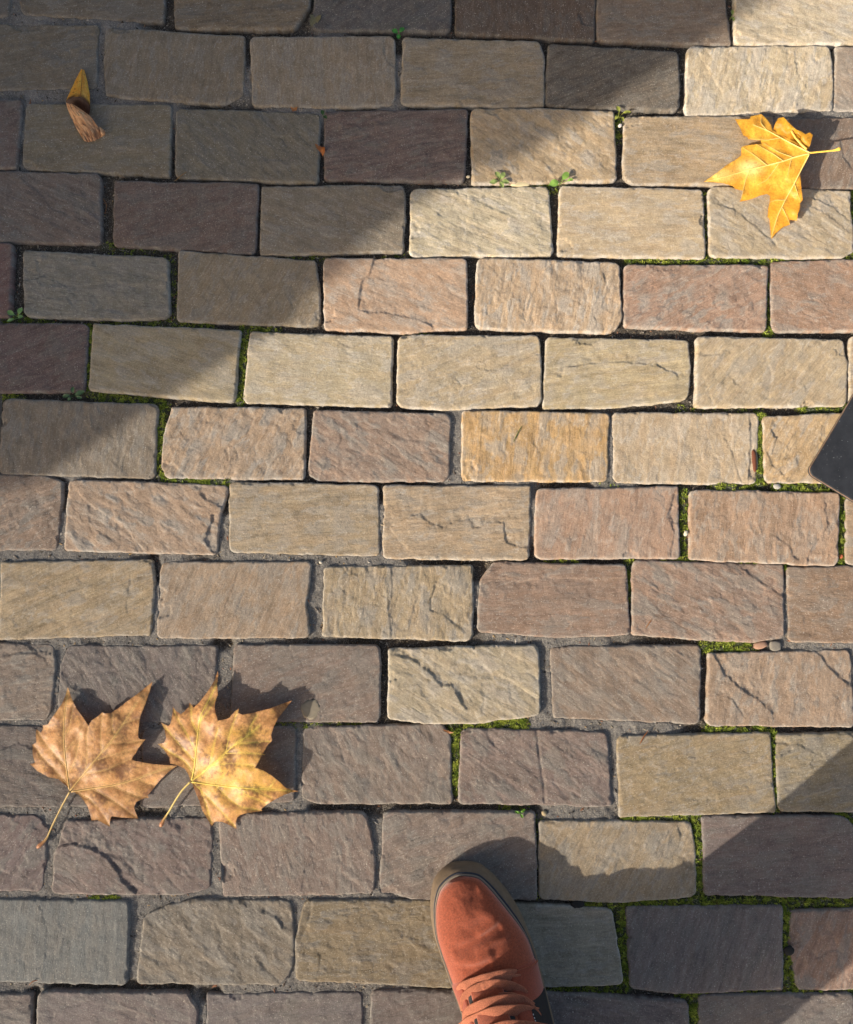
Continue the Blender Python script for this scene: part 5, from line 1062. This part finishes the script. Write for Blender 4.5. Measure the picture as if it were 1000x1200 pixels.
def build_shoe(org, axv, ltv, mirror=1):
    """shoe coordinates: s along the foot from the toe, l to the outer side, z up, in millimetres"""
    def Wd(p):
        p = np.asarray(p, float); w = org[None] + (p[:, 0:1] * axv[None] + mirror * p[:, 1:2] * ltv[None]) / 1000
        return np.concatenate([w, p[:, 2:3] / 1000], 1) - PO
    flip = mirror < 0
    def FF(q): return [f[:, ::-1] if flip else f for f in q]
    zg = 1.0
    # right-left limits of the upper at each station
    iT = int(np.argmin(RC[:, 0])); iH = int(np.argmax(RC[:, 0]))
    left = RC[min(iT, iH):max(iT, iH) + 1]; right = np.concatenate([RC[max(iT, iH):], RC[:min(iT, iH) + 1]])
    if left[:, 1].mean() > right[:, 1].mean(): left, right = right, left
    left = left[np.argsort(left[:, 0])]; right = right[np.argsort(right[:, 0])]
    s_lo, s_hi = RC[:, 0].min(), RC[:, 0].max()
    hs = [s_lo, s_lo + 2, 16, 22, 32, 50, 80, 110, 128, 145, 172, 200, 235, 262, 285, s_hi]; hz_ = [29, 34.5, 39.5, 44, 49, 55, 60, 66, 73, 88, 128, 156, 150, 125, 100, 66]
    def surf(s, ph, off=0.0):
        s = np.asarray(s, float); ph = np.asarray(ph, float)
        L_ = np.interp(s, left[:, 0], left[:, 1]); R_ = np.interp(s, right[:, 0], right[:, 1]); c = (L_ + R_) / 2; w = (R_ - L_) / 2
        H = np.interp(s, hs, hz_); zb = 29.5 + 0 * s
        crest = -6 * sstep(60, 170, s)                     # the instep ridge leans to the inner side
        sn = np.sin(ph); l = c - w * np.cos(ph) * (1 - .10 * sn * sstep(60, 150, s)) + crest * sn ** 2
        z = zb + (H - zb) * np.maximum(sn, 0) ** (.80 + .25 * sstep(90, 170, s))
        return np.stack([s, l, z + off], -1)
    def normal(s, ph):
        a = surf(s + .5, ph) - surf(s - .5, ph); b = surf(s, ph + .01) - surf(s, ph - .01)
        n = np.cross(a, b); n /= np.linalg.norm(n, axis=-1, keepdims=True) + 1e-9
        return np.where(n[..., 2:3] < 0, -n, n) if not np.isnan(n).any() else n
    # upper
    ss = s_lo + .2 + (s_hi - s_lo - .4) * (np.linspace(0, 1, 110) ** 1.6); pp = np.linspace(0, np.pi, 64)
    Sg, Pg = np.meshgrid(ss, pp, indexing='ij'); P = surf(Sg, Pg)
    x, y = P[..., 0], P[..., 1]
    def crease(poly, depth, wid):
        d, _, ov = seg_dist(np.stack([x.ravel(), y.ravel()], 1), np.array(poly, float)); return (depth * np.exp(-(d / wid) ** 2) * np.exp(-(ov / 8) ** 2)).reshape(x.shape)
    dz = -2.6 * np.exp(-(((x - 42) / 26) ** 2 + ((y - 16) / 13) ** 2)) - 2.2 * np.exp(-(((x - 72) / 12) ** 2 + ((y - 5) / 18) ** 2)) + 2.2 * np.exp(-(((x - 58) / 9) ** 2 + ((y - 18) / 16) ** 2))
    dz += crease([(88, -25), (86, -5), (84, 12), (80, 30)], -2.4, 4.5) + crease([(78, 8), (74, 22), (70, 34)], 2.2, 4) + crease([(100, -30), (104, -8), (102, 10)], 2.4, 6) + crease([(94, 0), (90, 20), (92, 36)], 1.6, 4) + crease([(112, -20), (114, 6)], -2.0, 5)
    dz += .9 * fbm(x / 14, y / 14, 3, 91) + .3 * fbm(x / 5, y / 5, 2, 92)
    fade = np.sin(Pg) ** .8 * sstep(s_lo, s_lo + 14, Sg)
    P[..., 2] += 1.35 * dz * fade
    n_, m_ = P.shape[:2]
    sh = link('shoe', mesh_np('shoe', Wd(P.reshape(-1, 3)), FF([grid_faces(m_, n_)[:, ::-1]]), None, True, M_SUEDE), person)
    # sole, built from the outer contour up and in to the edge of the upper
    nb = len(OC); rings = []
    def ring(fr, z, out=0.0):
        q_ = OC * (1 - fr) + RC * fr; c = OC.mean(0); d = q_ - c; d /= np.linalg.norm(d, axis=1)[:, None]
        return np.concatenate([q_ + d * out, np.full((nb, 1), z)], 1)
    toe = sstep(40, 0, OC[:, 0]) if False else np.clip((45 - OC[:, 0]) / 45, 0, 1)
    for fr, z, o_ in ((0, zg, -3), (0, zg + 3, -.3), (0, 8, 0), (.03, 17, .3), (.2, 24, .2), (.5, 28.2, .1), (.8, 30, 0), (1.0, 30.6, 0), (1.15, 29.5, 0)):
        rings.append(ring(fr, z, o_))
    V = np.concatenate(rings); nR = len(rings)
    link('sole', mesh_np('sole', Wd(V), FF([grid_faces(nb, nR, wrap=True)[:, ::-1], np.array([list(range(nb))])]), None, True, M_SOLE), sh)
    st_ = [ring(.60, 29.0, .2), ring(.63, 29.7, .2), ring(.73, 30.0, .2), ring(.76, 29.8, .1)]
    we = [ring(.78, 29.9, .1), ring(.82, 30.7, .1), ring(.93, 31.3, 0), ring(.98, 30.8, 0)]
    link('welt', mesh_np('welt', Wd(np.concatenate(we)), FF([grid_faces(nb, 4, wrap=True)[:, ::-1]]), None, True, M_WELT), sh)
    link('foxing_stripe', mesh_np('foxing_stripe', Wd(np.concatenate(st_)), FF([grid_faces(nb, 4, wrap=True)[:, ::-1]]), None, True, M_DARK), sh)
    # panels laid over the upper
    def panel(name, ph0, ph1, sf, s1, off, m, n=40, k=24, thick=2.0):
        phs = np.linspace(ph0, ph1, k); V = []; 
        for i in range(n):
            t = i / (n - 1)
            s = sf(phs) * (1 - t) + s1 * t; p = surf(s, phs); nn = normal(s, phs)
            edge = min(1, t * n / 2.0); ee = np.minimum(1, np.minimum(np.arange(k), np.arange(k)[::-1]) / 1.5)
            o_ = off * np.minimum(edge, 1) ** .5 * (ee ** .5) * 1.0
            V.append(p + nn * (o_[:, None] - thick * (1 - np.minimum(edge, ee))[:, None]) + np.array([0, 0, .35])[None] * fbm(s / 12, phs * 5, 2, 95)[:, None])
        V = np.concatenate(V); return link(name, mesh_np(name, Wd(V), FF([grid_faces(k, n)]), None, True, m), sh)
    rd = math.radians
    panel('quarter_panel', rd(113), rd(179), lambda ph: 123 + 22 * np.clip((rd(122) - ph) / rd(9), 0, 1) ** 2 + 10 * np.clip((ph - rd(120)) / rd(60), 0, 1), 262, 3.2, M_SUEDE2)
    panel('quarter_panel', rd(1), rd(44), lambda ph: 131 - 10 * np.clip(ph / rd(44), 0, 1), 262, 2.2, M_SUEDE2)
    panel('gap_shade', rd(42), rd(114), lambda ph: 119 + 5 * np.sin((ph - rd(42)) / rd(72) * np.pi), 250, 1.0, M_BLACK)  # black sheet standing in for the shade in the gaps beside the tongue
    panel('tongue', rd(53), rd(106), lambda ph: 127 + 5 * np.sin((ph - rd(53)) / rd(53) * np.pi), 252, 3.2, M_SUEDE)
    panel('side_patch', rd(131), rd(177), lambda ph: 156 + 10 * (ph - rd(131)) / rd(46), 250, 4.2, M_BLACK)
    # white stitches along the front of the patch
    V = []; Q = []
    for i in range(13):
        s = 170 + i * 2.4; p = surf(np.array([s]), np.array([rd(133)]))[0] + normal(np.array([s]), np.array([rd(133)]))[0] * 4.9
        box(V, Q, p[0] - .7, p[0] + .7, p[1] - .55, p[1] + .55, p[2] - .3, p[2] + .3)
    link('stitching', mesh_np('stitching', Wd(np.array(V)), FF([np.array(Q)]), None, False, M_WHITE), sh, kind='stuff')
    # a stitched seam along the front of the outer panel
    V = []; Q = []
    for i, ph in enumerate(np.linspace(rd(119), rd(176), 30)):
        sf_ = 126 + 10 * np.clip((ph - rd(120)) / rd(60), 0, 1) + 2.6; q_ = np.array([sf_]), np.array([ph]); p = surf(*q_)[0] + normal(*q_)[0] * 3.3
        box(V, Q, p[0] - .35, p[0] + .35, p[1] - .75, p[1] + .75, p[2] - .4, p[2] + .4)
    link('seam_stitching', mesh_np('seam_stitching', Wd(np.array(V)), FF([np.array(Q)]), None, False, M_THREAD), sh, kind='stuff')
    # laces: flat woven bands over the tongue
    def height(s, l):
        phs = np.linspace(0.02, np.pi - .02, 90); c = surf(np.full(90, s), phs); return float(np.interp(l, c[:, 1], c[:, 2]))
    def zs(zx, zy, lift=0.0):
        px_, py_ = 480 + zx / 5.0, 990 + zy / 5.0; dx, dy = px_ - 532, py_ - 1011
        s = (dx * .292 + dy * .956) * 1.1; l = (dx * .956 - dy * .292) * 1.1
        z = 70.0
        for _ in range(6):
            s2 = s - 34 * z / 70; l2 = l + 3.6 * z / 70; z = height(np.clip(s2, s_lo + 1, s_hi - 1), l2) + 4 + lift
        return np.array([s2, l2, z])
    def lace(pts, lift, wd=9.5):
        wd *= 1.34
        K = np.array([zs(p[0], p[1], .9 * (p[2] if len(p) > 2 else lift) - .6) for p in pts]); K = smooth_path(K, 26)
        tg = np.gradient(K, axis=0); tg /= np.linalg.norm(tg, axis=1)[:, None]
        up = np.array([0, -.10, 1.0]); V = []
        for i, (p, t) in enumerate(zip(K, tg)):
            sdv = np.cross(t, up); sdv /= np.linalg.norm(sdv); u_ = np.cross(sdv, t)
            w = wd / 2 * (1 - .35 * abs(2 * i / 25 - 1) ** 4)
            for a in np.linspace(0, 2 * np.pi, 12, endpoint=False):
                ca, sa = math.cos(a), math.sin(a)
                V.append(p + sdv * w * np.sign(ca) * abs(ca) ** .7 + u_ * .95 * np.sign(sa) * abs(sa) ** .8 + u_ * (.25 * math.sin(i * 1.4)))
        link('lace', mesh_np('lace', Wd(np.array(V)), FF([grid_faces(12, 26, wrap=True), np.array([list(range(12))[::-1]])]), None, True, M_LACE), sh)
    lace([(328, 970, -1), (335, 900, 1), (400, 862, 2), (480, 835, 2), (560, 812, 1), (640, 800, -2)], 1)
    lace([(430, 850, 1), (500, 838, 3.5), (580, 848, 3.5), (640, 872, 2), (668, 890, -2)], 2)
    lace([(300, 862, -2), (330, 845, 2.5), (450, 812, 5), (560, 787, 4.5), (618, 775, -1)], 4, 10.5)
    lace([(345, 1060, 1), (365, 985, 8), (450, 955, 14), (560, 935, 12), (650, 932, 5), (700, 960, -2)], 4, 13)
    lace([(300, 1060, -1), (360, 1035, 6), (500, 1010, 12), (640, 990, 9), (728, 980, -1)], 5, 11)
    lace([(520, 905, 1), (600, 918, 2.5), (680, 960, 2.5), (735, 1010, -1)], 2)
    lace([(330, 1150, -1), (420, 1110, 4), (560, 1085, 6), (690, 1065, 5), (770, 1060, -1)], 5, 10.5)
    lace([(350, 1230, -1), (430, 1195, 4), (580, 1165, 6), (710, 1150, 5), (790, 1150, -1)], 5, 10.5)
    for zx, zy in ((306, 852), (616, 773), (668, 886), (326, 968), (730, 985)):
        p = zs(zx, zy); th = np.linspace(0, 2 * np.pi, 14, endpoint=False); V = []
        for k in range(2):
            for a in th: V.append(p + np.array([math.cos(a) * (3.4 - 1.4 * k), math.sin(a) * (3.4 - 1.4 * k), -2.2 - 1.2 * k]))
        link('eyelet', mesh_np('eyelet', Wd(np.array(V)), FF([grid_faces(14, 2, wrap=True), np.array([[14 + k for k in range(14)]])]), None, True, M_BLACK), sh)
    return sh
build_shoe(OT, ax, lt, 1)
RA = OT + ax * .245 + lt * .005
LA = RA + np.array([-.290, -.275])
lax = np.array([.16, -.987]); llt = np.array([.987, .16])
build_shoe(LA - lax * .245, lax, llt, -1)

def skin_mesh(name, verts, edges, radii, m, parent, subd=2, root=0):
    me = bpy.data.meshes.new(name); me.from_pydata([tuple(np.array(v) - PO) for v in verts], edges, []); me.materials.append(m)
    o = link(name, me, parent)
    sk_ = o.modifiers.new('skin', 'SKIN'); sk_.use_smooth_shade = True
    for i, r in enumerate(radii):
        sv = me.skin_vertices[0].data[i]; sv.radius = (r, r) if not isinstance(r, tuple) else r; sv.use_root = (i == root)
    sb = o.modifiers.new('subd', 'SUBSURF'); sb.levels = subd; sb.render_levels = subd
    return o
M_SKIN = mat('skin', (.50, .31, .22), .55, noise_amt=.08, noise_scale=80)
M_JEANS = mat('dark_trousers', (.035, .04, .06), .85, noise_amt=.25, noise_scale=250, bumps=((900, .0006, .5),))
M_JACKET = mat('grey_jacket', (.06, .065, .06), .8, noise_amt=.2, noise_scale=150)
M_HAIR = mat('brown_hair', (.05, .03, .018), .6, noise_amt=.3, noise_scale=90)
hip = np.array([(RA[0] + LA[0]) / 2, (RA[1] + LA[1]) / 2 - .01, .93])
sh_ = hip + np.array([0, .05, .50]); nk = sh_ + np.array([0, .03, .07]); hd = nk + np.array([0, .07, .13])
def v3(p, z): return np.array([p[0], p[1], z])
kr = v3(RA + np.array([.03, .01]), .50); kl = v3(LA + np.array([.02, .06]), .50)
# the body: one continuous figure, arms held forward to a phone
vb = [hip, hip + [0, .02, .22], sh_ - [0, 0, .04], nk, hd, hd + [0, .015, .10]]; eb = [(0, 1), (1, 2), (2, 3), (3, 4), (4, 5)]; rb = [(.15, .11), (.14, .10), (.16, .10), .055, .085, .075]
for s_, kn, an in ((1, kr, RA), (-1, kl, LA)):
    n = len(vb); vb += [hip + [s_ * .10, 0, -.06], kn, v3(an, .09)]; eb += [(0, n), (n, n + 1), (n + 1, n + 2)]; rb += [.085, .055, .038]
    n = len(vb); ha = np.array([s_ * .075, -.07, 1.262])
    vb += [sh_ + [s_ * .17, 0, 0], sh_ + [s_ * .25, .13, -.25], ha + [s_ * .03, -.06, -.006], ha + [s_ * .005, -.01, 0.002]]; eb += [(2, n), (n, n + 1), (n + 1, n + 2), (n + 2, n + 3)]; rb += [.055, .042, .028, (.034, .018)]
    hb = n + 3
    for f in range(4):
        q_ = len(vb); b0 = ha + np.array([s_ * (.028 - .018 * f), .03, .004]); ln = (.026, .03, .028, .021)[f]
        vb += [b0, b0 + [-s_ * .006, ln, .004], b0 + [-s_ * .014, ln * 1.7, -.004]]; eb += [(hb, q_), (q_, q_ + 1), (q_ + 1, q_ + 2)]; rb += [.009, .008, .007]
    q_ = len(vb); vb += [ha + [-s_ * .028, -.01, .004], ha + [-s_ * .040, .02, .006], ha + [-s_ * .042, .04, .004]]; eb += [(hb, q_), (q_, q_ + 1), (q_ + 1, q_ + 2)]; rb += [.011, .0095, .008]
body = skin_mesh('body', vb, eb, rb, M_SKIN, person)
# face features and hair
def ell(name, c, r, m, parent):
    nu, nv = 14, 9; th = np.linspace(0, np.pi, nv)[:, None]; ph = np.linspace(0, 2 * np.pi, nu, endpoint=False)[None]
    P = np.stack([np.sin(th) * np.cos(ph) * r[0], np.sin(th) * np.sin(ph) * r[1], np.cos(th) * r[2] * np.ones_like(ph)], -1).reshape(-1, 3) + np.array(c) - PO
    return link(name, mesh_np(name, P, [grid_faces(nu, nv, wrap=True)[:, ::-1]], None, True, m), parent)
for s_ in (-1, 1):
    ell('eye', hd + [s_ * .032, .082, .045], (.013, .01, .009), M_WHITE, person); ell('ear', hd + [s_ * .088, 0, .035], (.012, .022, .032), M_SKIN, person)
ell('nose', hd + [0, .098, .015], (.014, .02, .024), M_SKIN, person); ell('mouth', hd + [0, .083, -.028], (.026, .01, .008), mat('lips', (.4, .16, .13), .5), person)
ell('hair', hd + [0, -.018, .085], (.098, .105, .095), M_HAIR, person)
# trousers with loose legs, jacket
def leg_tube(kn, an, s_, cuff):
    z0 = cuff; a0 = v3(an + np.array([.022, -.032]), z0)
    path = [a0, a0 + [0, .002, .03], a0 + [0, .006, .075], a0 * .55 + kn * .45, kn, hip * .5 + kn * .5 + [s_ * .05, 0, 0], hip + [s_ * .085, 0, -.02]]
    rad = [CUFF_R, CUFF_R + .004, CUFF_R - .006, CUFF_R - .004, .092, .105, .12]
    K = smooth_path(np.array(path), 40); R_ = np.interp(np.linspace(0, 1, 40), np.linspace(0, 1, 7), rad)
    nu = 40; V = []
    for i in range(40):
        for k in range(nu):
            a = 2 * np.pi * k / nu; rr = R_[i] * (1 + .05 * noise(np.array([i / 3.0]), np.array([math.sin(a) * 1.5 + math.cos(a)]), 7)[0] + .03 * math.sin(3 * a + i * .3))
            V.append(K[i] + np.array([math.cos(a) * rr, math.sin(a) * rr * 1.05, 0]) - PO)
    return np.array(V), [grid_faces(nu, 40, wrap=True)]
V1, F1 = leg_tube(kr, RA, 1, CUFF_Z); V2, F2 = leg_tube(kl, LA, -1, .06)
tr_ = link('trousers', mesh_np('trousers', np.concatenate([V1, V2]), F1 + [f + len(V1) for f in F2], None, True, M_JEANS), person)
vj = [hip + [0, 0, -.13], hip + [0, .02, .22], sh_ - [0, 0, .04], nk - [0, 0, .03]]; ej = [(0, 1), (1, 2), (2, 3)]; rj = [(.25, .20), (.175, .13), (.19, .125), .07]
for s_ in (1, -1):
    n = len(vj); ha = np.array([s_ * .075, -.07, 1.262])
    vj += [sh_ + [s_ * .17, 0, 0], sh_ + [s_ * .25, .13, -.25], ha + [s_ * .035, -.075, -.002]]; ej += [(2, n), (n, n + 1), (n + 1, n + 2)]; rj += [.075, .06, .042]
skin_mesh('jacket', vj, ej, rj, M_JACKET, person)
